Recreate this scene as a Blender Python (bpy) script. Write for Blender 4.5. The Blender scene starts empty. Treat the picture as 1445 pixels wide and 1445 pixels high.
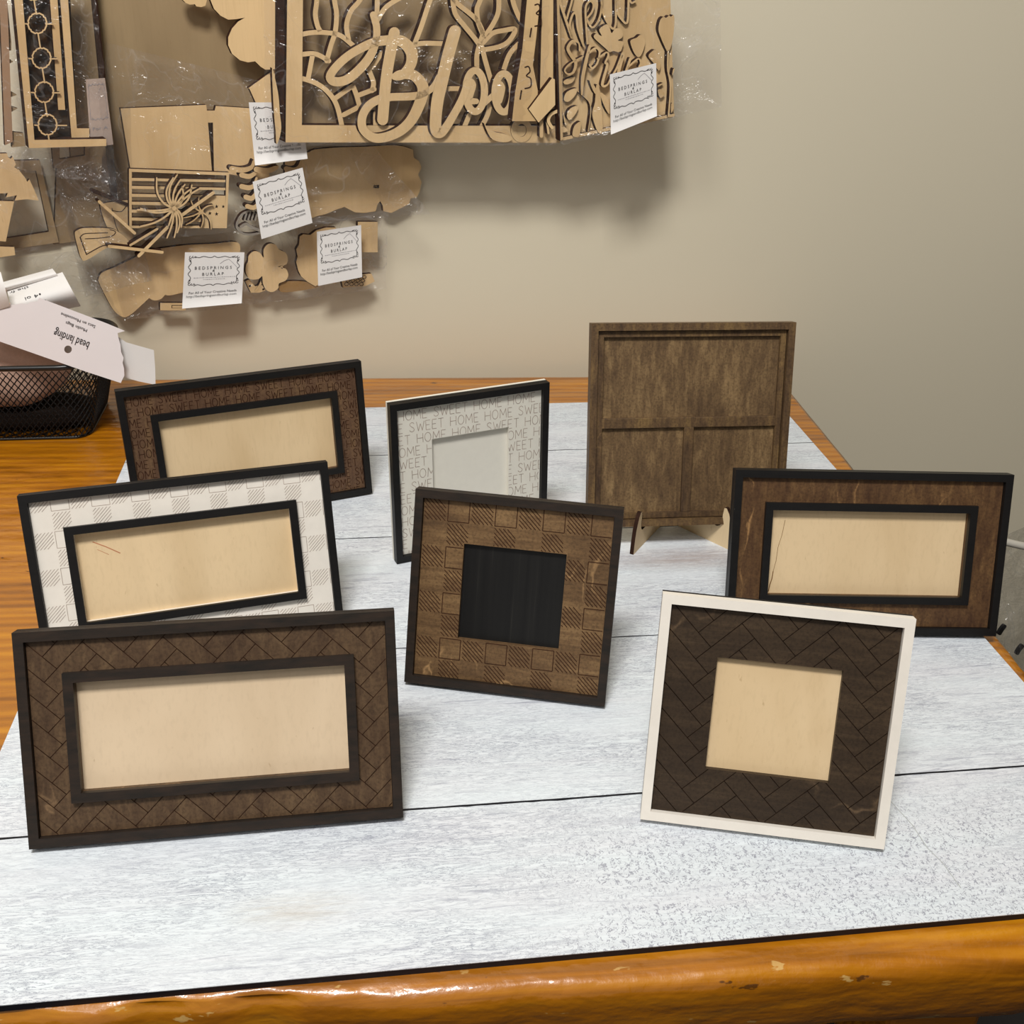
import bpy, bmesh, math, random
from mathutils import Vector, Matrix
from mathutils.geometry import tessellate_polygon
random.seed(7)
PI = math.pi
scene = bpy.context.scene
COL = scene.collection

# ------------------------------------------------------------------ camera
F_PX, PITCH, ROLL, YAW = 1492.63, 0.503338, 0.032943, -0.143299
CAM = Vector((0.0, -0.405474, 0.39885))
def cam_matrix():
    a = PI/2 - PITCH
    Rx = Matrix.Rotation(a, 3, 'X'); Rz = Matrix.Rotation(YAW, 3, 'Z'); Rr = Matrix.Rotation(ROLL, 3, 'Z')
    return Rz @ Rx @ Rr
R3 = cam_matrix()
cam_data = bpy.data.cameras.new('camera')
cam_data.sensor_width = 36; cam_data.sensor_fit = 'HORIZONTAL'
cam_data.lens = F_PX/1445*36
cam_data.clip_start = 0.02
cam = bpy.data.objects.new('camera', cam_data)
cam.matrix_world = Matrix.Translation(CAM) @ R3.to_4x4()
COL.objects.link(cam); scene.camera = cam
def ray(px, py):
    return R3 @ Vector(((px-722.5)/F_PX, -(py-722.5)/F_PX, -1))
# the wall stands a little turned against the white board
WA = math.radians(-2.2)
WP = Vector((.053, .624, 0)); WN = Vector((math.sin(WA), -math.cos(WA), 0)); WD = Vector((math.cos(WA), math.sin(WA), 0))
def W(px, py, off):
    """the point at distance off in front of the wall that the measured outline point belongs to"""
    d = ray(px, py); t = ((WP + WN*off - CAM).dot(WN))/d.dot(WN)
    return CAM + d*t
SKEW = WN + WD*.62 + Vector((0,0,-.12))   # backs of the pieces sheared sideways, so wider burnt left edges show
HANG = .6                                   # how far the hanging things stand off the wall

# ------------------------------------------------------------------ materials
def srgb(r, g, b):
    f = lambda c: ((c/255+.055)/1.055)**2.4 if c > 10 else c/255/12.92
    return (f(r), f(g), f(b), 1)
class NT:
    def __init__(s, name):
        s.m = bpy.data.materials.new(name); s.m.use_nodes = True
        s.t = s.m.node_tree; s.t.nodes.clear()
        s.out = s.n('ShaderNodeOutputMaterial')
    def n(s, kind, **kw):
        nd = s.t.nodes.new(kind)
        for k, v in kw.items():
            if k.startswith('i_'): nd.inputs[k[2:].replace('_', ' ')].default_value = v
            else: setattr(nd, k, v)
        return nd
    def l(s, a, b): s.t.links.new(a, b)
    def coords(s, scale=(1,1,1), rot=(0,0,0), rnd=True, kind='Object'):
        tc = s.n('ShaderNodeTexCoord'); mp = s.n('ShaderNodeMapping')
        mp.inputs['Scale'].default_value = scale; mp.inputs['Rotation'].default_value = rot
        src = tc.outputs[kind]
        if rnd:
            oi = s.n('ShaderNodeObjectInfo'); ad = s.n('ShaderNodeVectorMath', operation='MULTIPLY_ADD')
            s.l(oi.outputs['Random'], ad.inputs[0]); ad.inputs[1].default_value = (3.1, 5.3, 1.7); s.l(src, ad.inputs[2]); src = ad.outputs[0]
        s.l(src, mp.inputs['Vector']); return mp.outputs[0]
    def noise(s, vec, scale, detail=4, rough=.55, dist=0):
        nd = s.n('ShaderNodeTexNoise'); s.l(vec, nd.inputs['Vector'])
        nd.inputs['Scale'].default_value = scale; nd.inputs['Detail'].default_value = detail
        nd.inputs['Roughness'].default_value = rough; nd.inputs['Distortion'].default_value = dist
        return nd.outputs['Fac']
    def ramp(s, fac, stops, interp='LINEAR'):
        r = s.n('ShaderNodeValToRGB'); r.color_ramp.interpolation = interp
        el = r.color_ramp.elements
        while len(el) < len(stops): el.new(.5)
        for e, (p, c) in zip(el, stops):
            e.position = p; e.color = c if len(c) == 4 else (*c, 1)
        s.l(fac, r.inputs[0]); return r.outputs[0]
    def mix(s, fac, a, b, mode='MIX'):
        m = s.n('ShaderNodeMix', data_type='RGBA', blend_type=mode)
        for sock, v in ((m.inputs[0], fac), (m.inputs[6], a), (m.inputs[7], b)):
            if hasattr(v, 'links'): s.l(v, sock)
            else: sock.default_value = v
        return m.outputs[2]
    def math(s, op, a, b=None):
        m = s.n('ShaderNodeMath', operation=op)
        for i, v in enumerate((a, b)):
            if v is None: continue
            if hasattr(v, 'links'): s.l(v, m.inputs[i])
            else: m.inputs[i].default_value = v
        return m.outputs[0]
    def bsdf(s, col, rough=.5, spec=.3, bump=None, bstr=.2, bdist=.001, coat=0, coatr=.1, metal=0, sheen=0, trans=None):
        p = s.n('ShaderNodeBsdfPrincipled')
        for k, v in (('Base Color', col), ('Roughness', rough)):
            if hasattr(v, 'links'): s.l(v, p.inputs[k])
            else: p.inputs[k].default_value = v
        p.inputs['Specular IOR Level'].default_value = spec; p.inputs['Metallic'].default_value = metal
        p.inputs['Coat Weight'].default_value = coat; p.inputs['Coat Roughness'].default_value = coatr
        p.inputs['Sheen Weight'].default_value = sheen
        if bump is not None:
            b = s.n('ShaderNodeBump'); b.inputs['Strength'].default_value = bstr; b.inputs['Distance'].default_value = bdist
            s.l(bump, b.inputs['Height']); s.l(b.outputs[0], p.inputs['Normal'])
            if coat: s.l(b.outputs[0], p.inputs['Coat Normal'])
        s.l(p.outputs[0], s.out.inputs[0]); return p
BLK = (0,0,0,1); WHT = (1,1,1,1)

def mat_birch(name, dark, light, rough=.55):
    n = NT(name); v = n.coords((60, 60, 4)); w = n.coords((9, 9, 2.2))
    fine = n.noise(v, 8, 5, .6); broad = n.noise(w, 2.0, 3, .5, .6)
    c = n.ramp(broad, [(.3, dark), (.55, light), (.8, tuple(min(1, x*1.08) for x in light[:3])+(1,))])
    c = n.mix(n.ramp(fine, [(.30, (.22,)*3), (.5, (0,)*3)]), c, tuple(x*.86 for x in dark[:3])+(1,))
    sp = n.noise(n.coords((420, 420, 60)), 1, 2, .5)
    c = n.mix(n.ramp(sp, [(.72, (0,)*3), (.80, (.35,)*3)]), c, (dark[0]*.5, dark[1]*.38, dark[2]*.25, 1))
    n.bsdf(c, rough, .25, fine, .06, .0005); return n.m
BIRCH = mat_birch('birch_plywood', srgb(206,178,136), srgb(221,195,155))
BIRCH2 = mat_birch('birch_plywood_pale', srgb(202,178,146), srgb(217,194,163))
PLYC = mat_birch('cutout_plywood', srgb(201,168,120), srgb(219,188,141))
PLYD = mat_birch('shaded_plywood', srgb(142,121,90), srgb(156,134,101))  # plywood darkened in colour to carry the shade behind the bags
PLYB = mat_birch('stand_plywood', srgb(214,188,148), srgb(226,202,162))

def mat_flat(name, c, rough=.5, spec=.3, var=.12, scale=40, bstr=.1, coat=0):
    n = NT(name); f = n.noise(n.coords((1,1,1)), scale, 4, .6)
    d = tuple(x*(1-var) for x in c[:3])+(1,); l = tuple(min(1, x*(1+var)) for x in c[:3])+(1,)
    n.bsdf(n.ramp(f, [(.3, d), (.7, l)]), rough, spec, f, bstr, .0005, coat); return n.m
CHAR = mat_flat('burnt_laser_edge', srgb(52,33,24), .75, .1, .35, 90)
ENGR = mat_flat('engraved_brown', srgb(58,36,24), .8, .1, .3, 300)
ENGW = mat_flat('engraved_grey', srgb(168,152,140), .8, .1, .3, 300)
ENGD = mat_flat('engraved_dark', srgb(38,26,18), .8, .1, .3, 300)
INK = mat_flat('black_ink', srgb(40,38,40), .7, .1, .1)
INKG = mat_flat('grey_ink', srgb(150,148,152), .7, .1, .1)
PAPER = mat_flat('white_paper', srgb(228,225,222), .6, .25, .02, 30)
CARD = mat_flat('white_card', srgb(224,217,217), .45, .3, .015, 30)
WHITEP = mat_flat('white_paint', srgb(232,225,214), .5, .35, .03, 120, .08)
CREAMP = mat_flat('cream_paint', srgb(226,222,210), .4, .3, .02, 200, .05)
CABLE = mat_flat('white_cable_plastic', srgb(205,200,188), .5, .3, .03)
MUSLIN = mat_flat('muslin_cloth', srgb(196,165,148), .9, .05, .06, 500, .3)
METALB = NT('black_wire'); METALB.bsdf(srgb(14,13,13), .35, .5); METALB = METALB.m
DARKF = mat_flat('dark_metal', srgb(22,20,19), .6, .3, .1)

def mat_black(name, base=(24,22,21), red=(46,30,24)):
    """matt black paint over laser-cut wood, brownish where it is thin"""
    n = NT(name); f = n.noise(n.coords((25,25,120)), 2.2, 5, .65); g = n.noise(n.coords((1,1,1)), 900, 2, .5)
    c = n.ramp(f, [(.35, srgb(*base)), (.72, srgb(*red))])
    c = n.mix(n.ramp(g, [(.80, (0,)*3), (.84, (.5,)*3)]), c, srgb(150,146,140))
    n.bsdf(c, .48, .3, f, .12, .0004); return n.m
BLACKP = mat_black('black_paint', (17,16,16), (23,21,20))
BLACKS = mat_black('black_stain', (30,26,22), (50,38,30))
def mat_black_board():
    n = NT('black_stained_panel'); v = n.coords((160,1,3)); f = n.noise(v, 2, 4, .6)
    c = n.ramp(f, [(.3, srgb(14,13,13)), (.62, srgb(22,21,20)), (.74, srgb(42,40,36))])
    sp = n.noise(n.coords((1,1,1)), 700, 2, .5)
    c = n.mix(n.ramp(sp, [(.79, (0,)*3), (.83, (.7,)*3)]), c, srgb(150,150,145))
    n.bsdf(c, .42, .35, f, .1, .0003); return n.m
BLACKB = mat_black_board()

def mat_stain(name, lo, mid, hi, vert=True, figure=.5, fs=9, gr=(.34,.66)):
    """stained birch ply: streaky grain with pale figure veins"""
    n = NT(name)
    sc = (90, 60, 7) if vert else (7, 60, 90)
    fine = n.noise(n.coords(sc), 3.0, 6, .7, .3)
    broad = n.noise(n.coords((22,22,9) if vert else (9,22,22)), 1.6, 4, .6, .7)
    m = n.math('ADD', n.math('MULTIPLY', fine, .55), n.math('MULTIPLY', broad, .45))
    c = n.ramp(m, [(gr[0], lo), (.50, mid), (gr[1], hi)])
    # pale wandering veins where the stain took badly
    vn = n.noise(n.coords((fs*2.0, fs, fs*1.2)), 1.0, 4, .55, .35)
    d = n.math('ABSOLUTE', n.math('SUBTRACT', vn, .5))
    mask = n.noise(n.coords((6,6,6)), 3.2, 2, .5)
    band = n.math('MULTIPLY', n.ramp(d, [(0, (1,)*3), (.009, (.0,)*3)]), n.ramp(mask, [(.52, (0,)*3), (.62, (figure,)*3)]))
    c = n.mix(band, c, tuple(min(1, x*2.3) for x in hi[:3])+(1,))
    g = n.noise(n.coords((1,1,1)), 650, 2, .6)
    c = n.mix(n.ramp(g, [(.35, (.4,)*3), (.55, (0,)*3)]), c, tuple(x*.55 for x in lo[:3])+(1,))
    n.bsdf(c, .5, .3, fine, .25, .0005); return n.m
ST_HERR = mat_stain('walnut_stain', srgb(64,46,32), srgb(84,64,45), srgb(104,82,58), True, .45)
ST_DARK = mat_stain('dark_walnut_stain', srgb(46,35,25), srgb(58,45,32), srgb(72,57,41), False, .8, 6)
ST_CHK = mat_stain('oak_brown_stain', srgb(78,57,37), srgb(108,82,54), srgb(136,107,72), False, 0.6, 8)
ST_PLN = mat_stain('plain_brown_stain', srgb(66,44,30), srgb(92,66,42), srgb(122,92,58), True, .8, 7)
ST_HOME = mat_stain('sign_brown_stain', srgb(78,55,41), srgb(98,73,54), srgb(118,92,64), True, .2)
ST_BIG = mat_stain('weathered_brown_stain', srgb(76,58,42), srgb(110,87,60), srgb(148,121,84), True, .0, 10)
ST_RIM = mat_stain('rim_brown_stain', srgb(66,50,38), srgb(98,76,52), srgb(128,102,64), True, .2)

def mat_planks():
    n = NT('whitewashed_planks')
    base = srgb(223,231,236)
    # brush drag along x
    tc = n.n('ShaderNodeTexCoord'); sep = n.n('ShaderNodeSeparateXYZ'); n.l(tc.outputs['Object'], sep.inputs[0])
    area = n.noise(n.coords((3.2, 8, 1), rnd=False), 3, 3, .6)
    fx = n.ramp(sep.outputs[0], [(.03, (0,)*3), (.10, (1,)*3)]); 
    fy = n.ramp(n.math('ADD', sep.outputs[1], .2), [(.16, (1,)*3), (.205, (0,)*3)])
    front = n.math('MULTIPLY', n.math('MULTIPLY', fx, fy), n.ramp(area, [(.34, (0,)*3), (.50, (1,)*3)]))
    calm = n.ramp(front, [(0, (1,)*3), (1, (.25,)*3)])
    v = n.coords((5, 60, 1), rnd=False); s1 = n.noise(v, 5.5, 7, .68, .9)
    v2 = n.coords((2.2, 16, 1), rnd=False); patch = n.noise(v2, 2.2, 4, .6, .4)
    c = n.mix(n.ramp(patch, [(.35, (0,)*3), (.68, (.8,)*3)]), base, srgb(220,222,228))
    streak = n.math('MULTIPLY', n.ramp(s1, [(.54, (0,)*3), (.66, (1,)*3)]), n.ramp(patch, [(.38, (.15,)*3), (.62, (.70,)*3)]))
    c = n.mix(n.math('MULTIPLY', streak, calm), c, srgb(152,155,170))
    crack = n.noise(n.coords((14, 110, 1), rnd=False), 4.5, 6, .72, 1.6)
    cm = n.noise(n.coords((3, 9, 1), rnd=False), 2.6, 3, .5)
    cf = n.math('MULTIPLY', n.ramp(n.math('ABSOLUTE', n.math('SUBTRACT', crack, .5)), [(0, (1,)*3), (.030, (0,)*3)]),
                n.ramp(cm, [(.40, (.35,)*3), (.56, (.95,)*3)]))
    c = n.mix(n.math('MULTIPLY', cf, calm), c, srgb(138,143,160))
    # curly crackle patches
    worm = n.noise(n.coords((1, 1.1, 1), rnd=False), 400, 1, .4, 1.2); gate = n.noise(n.coords((1.2, 1, 1), rnd=False), 330, 2, .5)
    wm = n.math('MULTIPLY', n.ramp(n.math('ABSOLUTE', n.math('SUBTRACT', worm, .5)), [(.02, (1,)*3), (.06, (0,)*3)]), n.ramp(gate, [(.46, (0,)*3), (.50, (1,)*3)]))
    c = n.mix(n.math('MULTIPLY', n.math('MULTIPLY', wm, front), .85), c, srgb(148,150,163))
    # two faint rusty stains and one pinkish grey patch at the back
    def blob(x, y, rx, ry):
        vm = n.n('ShaderNodeVectorMath', operation='SUBTRACT'); n.l(tc.outputs['Object'], vm.inputs[0]); vm.inputs[1].default_value = (x, y, 0)
        sc = n.n('ShaderNodeVectorMath', operation='MULTIPLY'); n.l(vm.outputs[0], sc.inputs[0]); sc.inputs[1].default_value = (1/rx, 1/ry, 0)
        ln = n.n('ShaderNodeVectorMath', operation='LENGTH'); n.l(sc.outputs[0], ln.inputs[0])
        return n.ramp(ln.outputs['Value'], [(.2, (1,)*3), (1.0, (0,)*3)])
    k1 = n.math('MULTIPLY', blob(-.045, -.058, .035, .013), n.ramp(s1, [(.35, (0,)*3), (.65, (.5,)*3)]))
    c = n.mix(k1, c, srgb(196,184,164))
    k3 = n.math('MULTIPLY', blob(.22, .232, .07, .020), n.ramp(s1, [(.30, (.25,)*3), (.6, (.9,)*3)]))
    c = n.mix(k3, c, srgb(176,164,160))
    n.bsdf(c, .38, .35, n.math('ADD', s1, n.math('MULTIPLY', cf, -.6)), .35, .0008); return n.m
PLANKS = mat_planks()
SEAM = mat_flat('plank_gap_black', srgb(16,18,26), .5, .3, .2, 200)
def mat_pine():
    n = NT('varnished_pine')
    w = n.noise(n.coords((2.2, 24, 24), rnd=False), 2.2, 6, .62, 1.2)
    rings = n.n('ShaderNodeTexWave', wave_type='BANDS', bands_direction='Y'); n.l(n.coords((1.2, 14, 6), rnd=False), rings.inputs['Vector'])
    rings.inputs['Scale'].default_value = 2.5; rings.inputs['Distortion'].default_value = 7; rings.inputs['Detail'].default_value = 3; rings.inputs['Detail Scale'].default_value = .6
    m = n.math('ADD', n.math('MULTIPLY', w, .86), n.math('MULTIPLY', rings.outputs['Fac'], .14))
    c = n.ramp(m, [(.28, srgb(122,70,5)), (.5, srgb(170,104,6)), (.72, srgb(198,131,16))])
    kn = n.n('ShaderNodeTexVoronoi'); n.l(n.coords((4, 9, 4), rnd=False), kn.inputs['Vector']); kn.inputs['Scale'].default_value = 1.3
    c = n.mix(n.ramp(kn.outputs['Distance'], [(.03, (.75,)*3), (.10, (0,)*3)]), c, srgb(96,52,16))
    tc = n.n('ShaderNodeTexCoord'); sep = n.n('ShaderNodeSeparateXYZ'); n.l(tc.outputs['Object'], sep.inputs[0])
    edge = n.ramp(n.math('ADD', sep.outputs[1], 1), [(.638, (1,)*3), (.652, (0,)*3)])   # only along the worn front edge
    chips = n.noise(n.coords((24, 60, 60), rnd=False), 1.5, 4, .6)
    c = n.mix(n.math('MULTIPLY', n.ramp(chips, [(.665, (0,)*3), (.685, (.75,)*3)]), edge), c, srgb(206,170,104))
    dents = n.noise(n.coords((50, 90, 90), rnd=False), 1.4, 3, .6)
    c = n.mix(n.ramp(dents, [(.70, (0,)*3), (.735, (.8,)*3)]), c, srgb(70,40,14))
    bump = n.math('ADD', n.noise(n.coords((14, 30, 30), rnd=False), 1.8, 3, .5), n.math('MULTIPLY', n.noise(n.coords((1,1,1), rnd=False), 190, 3, .6), .10))
    n.bsdf(c, .34, .5, bump, .5, .005, coat=.6, coatr=.10); return n.m
PINE = mat_pine()
def mat_wall():
    n = NT('beige_wall_paint'); f = n.noise(n.coords((1,1,1), rnd=False), 260, 3, .6); g = n.noise(n.coords((1,1,1), rnd=False), 1.5, 2, .5)
    n.bsdf(n.ramp(g, [(.3, srgb(214,205,182)), (.7, srgb(219,210,187))]), .42, .35, f, .10, .0006); return n.m
WALLM = mat_wall()
FLOORM = mat_flat('dark_floor', srgb(44,41,40), .6, .3, .08, 8)
CEILM = mat_flat('white_ceiling', srgb(225,222,214), .8, .1, .02, 8)

def mat_film(name, haze=.010, tint=(.990,.988,.990), gl=.05, wscale=22):
    n = NT(name)
    f = n.noise(n.coords((1,1,1)), wscale, 4, .62, 1.4)
    fold = n.noise(n.coords((1,1,1)), wscale*.45, 2, .5, 2.5)
    crease = n.ramp(n.math('ABSOLUTE', n.math('SUBTRACT', fold, .5)), [(0, (1,)*3), (.012, (0,)*3)])
    b = n.n('ShaderNodeBump'); b.inputs['Strength'].default_value = .9; b.inputs['Distance'].default_value = .010
    n.l(n.math('ADD', f, n.math('MULTIPLY', crease, .35)), b.inputs['Height'])
    tr = n.n('ShaderNodeBsdfTransparent'); tr.inputs[0].default_value = (*tint, 1)
    g = n.n('ShaderNodeBsdfGlossy'); g.inputs['Roughness'].default_value = .12; n.l(b.outputs[0], g.inputs['Normal'])
    d = n.n('ShaderNodeBsdfDiffuse'); d.inputs[0].default_value = (.8,.79,.80,1)
    lw = n.n('ShaderNodeLayerWeight'); lw.inputs['Blend'].default_value = .3; n.l(b.outputs[0], lw.inputs['Normal'])
    m1 = n.n('ShaderNodeMixShader'); n.l(n.math('ADD', n.math('MULTIPLY', crease, .07), haze), m1.inputs[0]); n.l(tr.outputs[0], m1.inputs[1]); n.l(d.outputs[0], m1.inputs[2])
    m2 = n.n('ShaderNodeMixShader'); n.l(n.math('MULTIPLY', n.math('ADD', lw.outputs['Fresnel'], .25), gl*2), m2.inputs[0]); n.l(m1.outputs[0], m2.inputs[1]); n.l(g.outputs[0], m2.inputs[2])
    n.l(m2.outputs[0], n.out.inputs[0]); return n.m
FILM = mat_film('clear_bag_film')
FILMG = mat_film('cloudy_bag_film', .02, (.97,.97,.97), .06, 24)

# ------------------------------------------------------------------ object helpers
def tag(o, label=None, cat=None, group=None, kind=None):
    if label: o['label'] = label
    if cat: o['category'] = cat
    if group: o['group'] = group
    if kind: o['kind'] = kind
    return o
def empty(name, loc, rz=0):
    o = bpy.data.objects.new(name, None); o.empty_display_size = .02
    o.location = loc; o.rotation_euler = (0, 0, rz); COL.objects.link(o); return o
class MB:
    """collects faces; verts are given in the object's own space"""
    def __init__(s): s.v = []; s.f = []; s.mi = []; s.sm = []
    def add(s, vs, fs, mi=0, smooth=False):
        b = len(s.v); s.v += [tuple(v) for v in vs]
        for f in fs: s.f.append([b+i for i in f]); s.mi.append(mi); s.sm.append(smooth)
    def box(s, x0, x1, y0, y1, z0, z1, mi=0, M=None):
        vs = [Vector((x, y, z)) for x in (x0, x1) for y in (y0, y1) for z in (z0, z1)]
        if M is not None: vs = [M @ v for v in vs]
        s.add(vs, [(0,1,3,2), (4,6,7,5), (0,4,5,1), (2,3,7,6), (0,2,6,4), (1,5,7,3)], mi)
    def tube(s, pts, r, n=10, mi=0, caps=True):
        pts = [Vector(p) for p in pts]; rings = []
        up = Vector((0.13, 0.21, 1)).normalized()
        for i, p in enumerate(pts):
            t = (pts[min(i+1, len(pts)-1)] - pts[max(i-1, 0)]).normalized()
            a = t.cross(up).normalized(); b = t.cross(a)
            rr = r[i] if isinstance(r, (list, tuple)) else r
            rings.append([p + a*rr*math.cos(2*PI*k/n) + b*rr*math.sin(2*PI*k/n) for k in range(n)])
        vs = [v for q in rings for v in q]; fs = []
        for i in range(len(pts)-1):
            for k in range(n): fs.append((i*n+k, i*n+(k+1) % n, (i+1)*n+(k+1) % n, (i+1)*n+k))
        if caps: fs += [tuple(range(n)), tuple(range((len(pts)-1)*n, len(pts)*n))]
        s.add(vs, fs, mi, True)
    def build(s, name, mats, parent=None, loc=None, bevel=0):
        me = bpy.data.meshes.new(name); o = bpy.data.objects.new(name, me)
        off = Vector(loc) if loc is not None else Vector((0,0,0))
        me.from_pydata([Vector(v)-off for v in s.v], [], s.f)
        for m in (mats if isinstance(mats, (list, tuple)) else [mats]): me.materials.append(m)
        for p, mi, sm in zip(me.polygons, s.mi, s.sm): p.material_index = mi; p.use_smooth = sm
        bm = bmesh.new(); bm.from_mesh(me)
        bmesh.ops.recalc_face_normals(bm, faces=bm.faces); bm.to_mesh(me); bm.free(); me.update()
        COL.objects.link(o); o.location = off
        if parent is not None: o.parent = parent; o.location = off
        if bevel:
            b = o.modifiers.new('soft_edge', 'BEVEL'); b.width = bevel; b.segments = 2; b.limit_method = 'ANGLE'; b.angle_limit = math.radians(50)
        return o
def catmull(p, closed=False, k=6):
    n = len(p); out = []
    if n < 3: return [tuple(q) for q in p]
    rng = range(n) if closed else range(n-1)
    for i in rng:
        if closed: a, b, c, d = p[(i-1) % n], p[i], p[(i+1) % n], p[(i+2) % n]
        else: a, b, c, d = p[max(i-1, 0)], p[i], p[i+1], p[min(i+2, n-1)]
        for j in range(k):
            t = j/k
            out.append(tuple(.5*((2*b[q]) + (-a[q]+c[q])*t + (2*a[q]-5*b[q]+4*c[q]-d[q])*t*t + (-a[q]+3*b[q]-3*c[q]+d[q])*t**3) for q in range(2)))
    if not closed: out.append(tuple(p[-1]))
    return out
def slab2d(mb, loops, fmap, bmap, mi=0, side=1):
    """flat plate: outer loop + holes; fmap/bmap send 2d points to the front and back faces"""
    tris = tessellate_polygon([[Vector((x, y, 0)) for x, y in L] for L in loops])
    flat = [p for L in loops for p in L]
    fv = [fmap(*p) for p in flat]; bv = [bmap(*p) for p in flat]
    mb.add(fv, tris, mi); mb.add(bv, [tuple(reversed(t)) for t in tris], mi)
    for L in loops:
        n = len(L)
        for i in range(n):
            a, b = L[i], L[(i+1) % n]
            mb.add([fmap(*a), fmap(*b), bmap(*b), bmap(*a)], [(0,1,2,3)], side)
def wplate(mb, loops, off, th, mi=0, side=1, smooth=False):
    off *= HANG
    if smooth: loops = [catmull(L, True) for L in loops]
    slab2d(mb, loops, lambda x, y: W(x, y, off), lambda x, y: W(x, y, off) - SKEW*th, mi, side)
def ribbon_loop(pts, w, closed=False):
    """outline quads of a stroke; w is one width or one per point"""
    n = len(pts); ws = w if isinstance(w, (list, tuple)) else [w]*n
    L, R = [], []
    for i in range(n):
        a = pts[(i-1) % n] if (closed or i) else pts[i]; b = pts[(i+1) % n] if (closed or i < n-1) else pts[i]
        dx, dy = b[0]-a[0], b[1]-a[1]; d = math.hypot(dx, dy) or 1
        nx, ny = -dy/d, dx/d
        L.append((pts[i][0]+nx*ws[i]/2, pts[i][1]+ny*ws[i]/2)); R.append((pts[i][0]-nx*ws[i]/2, pts[i][1]-ny*ws[i]/2))
    return L, R
def wribbon(mb, pts, w, off, th, mi=0, side=1, smooth=True, closed=False, k=6):
    off *= HANG
    if smooth:
        if isinstance(w, (list, tuple)): 
            m = len(w); p2 = catmull(pts, closed, k); n2 = len(p2)
            w = [w[min(int(i/(n2-1)*(m-1)), m-2)]*(1-(i/(n2-1)*(m-1) - min(int(i/(n2-1)*(m-1)), m-2))) + w[min(int(i/(n2-1)*(m-1)), m-2)+1]*(i/(n2-1)*(m-1) - min(int(i/(n2-1)*(m-1)), m-2)) for i in range(n2)]
            pts = p2
        else: pts = catmull(pts, closed, k)
    L, R = ribbon_loop(pts, w, closed)
    n = len(pts); F = lambda p: W(p[0], p[1], off); B = lambda p: W(p[0], p[1], off) - SKEW*th
    for i in range(n if closed else n-1):
        j = (i+1) % n
        a, b, c, d = F(L[i]), F(L[j]), F(R[j]), F(R[i]); e, f, g, h = B(L[i]), B(L[j]), B(R[j]), B(R[i])
        mb.add([a, b, c, d], [(0,1,2,3)], mi); mb.add([e, f, g, h], [(3,2,1,0)], mi)
        mb.add([a, b, f, e], [(0,1,2,3)], side); mb.add([d, c, g, h], [(0,1,2,3)], side)
    if not closed:
        for i in (0, n-1):
            ww = w[i] if isinstance(w, (list, tuple)) else w
            c = pts[i]; circ = [(c[0]+ww/2*math.cos(2*PI*k/14), c[1]+ww/2*math.sin(2*PI*k/14)) for k in range(14)]
            mb.add([W(x, y, off-.00003) for x, y in circ], [tuple(range(14))], mi)
            for q in range(14):
                a, b = circ[q], circ[(q+1) % 14]
                mb.add([W(*a, off-.00003), W(*b, off-.00003), W(*b, off-.00003)-SKEW*th, W(*a, off-.00003)-SKEW*th], [(0,1,2,3)], side)
def centre(loops, off):
    xs = [p[0] for p in loops]; ys = [p[1] for p in loops]
    return W((min(xs)+max(xs))/2, (min(ys)+max(ys))/2, off)
def wthing(name, mb, mats, label, cat, parent=None, group=None):
    if parent is None:
        c = Vector((0,0,0))
        for v in mb.v: c += Vector(v)
        c /= len(mb.v)
        o = mb.build(name, mats, None, c)
    else:
        o = mb.build(name, mats); o.parent = parent; o.matrix_parent_inverse = parent.matrix_world.inverted() if False else Matrix.Translation(-parent.location)
    if parent is None: tag(o, label, cat, group)
    elif label: o['label'] = label
    return o
_tc = {}
def text_mesh(s):
    """outline of a word in the built-in typeface as (verts, faces), x right, y up, cap height about .7"""
    if s in _tc: return _tc[s]
    cu = bpy.data.curves.new('t', 'FONT'); cu.body = s; cu.size = 1; cu.resolution_u = 2; cu.align_x = 'CENTER'
    o = bpy.data.objects.new('t', cu); COL.objects.link(o)
    dg = bpy.context.evaluated_depsgraph_get(); me = bpy.data.meshes.new_from_object(o.evaluated_get(dg))
    r = ([tuple(v.co[:2]) for v in me.vertices], [tuple(p.vertices) for p in me.polygons])
    bpy.data.objects.remove(o); bpy.data.meshes.remove(me); bpy.data.curves.remove(cu)
    _tc[s] = r; return r
def put_text(mb, s, cx, cy, width, height, ang, fmap, mi):
    """centre the word at (cx, cy) in 2d (y down), scaled to the wanted width and cap height"""
    v, f = text_mesh(s)
    if not v: return
    x0, x1 = min(p[0] for p in v), max(p[0] for p in v); sx = width/(x1-x0); sy = height/.7
    ca, sa = math.cos(ang), math.sin(ang)
    pts = []
    for x, y in v:
        X = (x-(x0+x1)/2)*sx; Y = -(y-.35)*sy
        pts.append(fmap(cx+X*ca-Y*sa, cy+X*sa+Y*ca))
    mb.add(pts, f, mi)

# ------------------------------------------------------------------ setting
Z_T = -0.004                               # table top, the white board is 4 mm thick on it
FLOOR_Z = -0.76
def wallpt(s, off, z): 
    p = WP + WD*s + WN*off; p.z = z; return p
mb = MB(); mb.box(-2.2, 2.2, 0, .1, FLOOR_Z, 1.75, 0)
wall = mb.build('wall_back', WALLM); wall.location = (WP.x, WP.y, 0); wall.rotation_euler = (0,0,WA); tag(wall, kind='structure')
mb = MB(); mb.box(-2.6, 2.6, -3.4, 1.0, FLOOR_Z-.1, FLOOR_Z, 0); fl = mb.build('floor', FLOORM); tag(fl, kind='structure')

mb = MB(); mb.box(.93, 1.03, -3.2, .585, FLOOR_Z, 1.75, 0); tag(mb.build('shade_wall', mat_flat('shade_wall_brown', srgb(74,64,54), .7, .2, .05, 8)), kind='structure')  # unseen side wall, added dark to dim the right of the back wall

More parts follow.
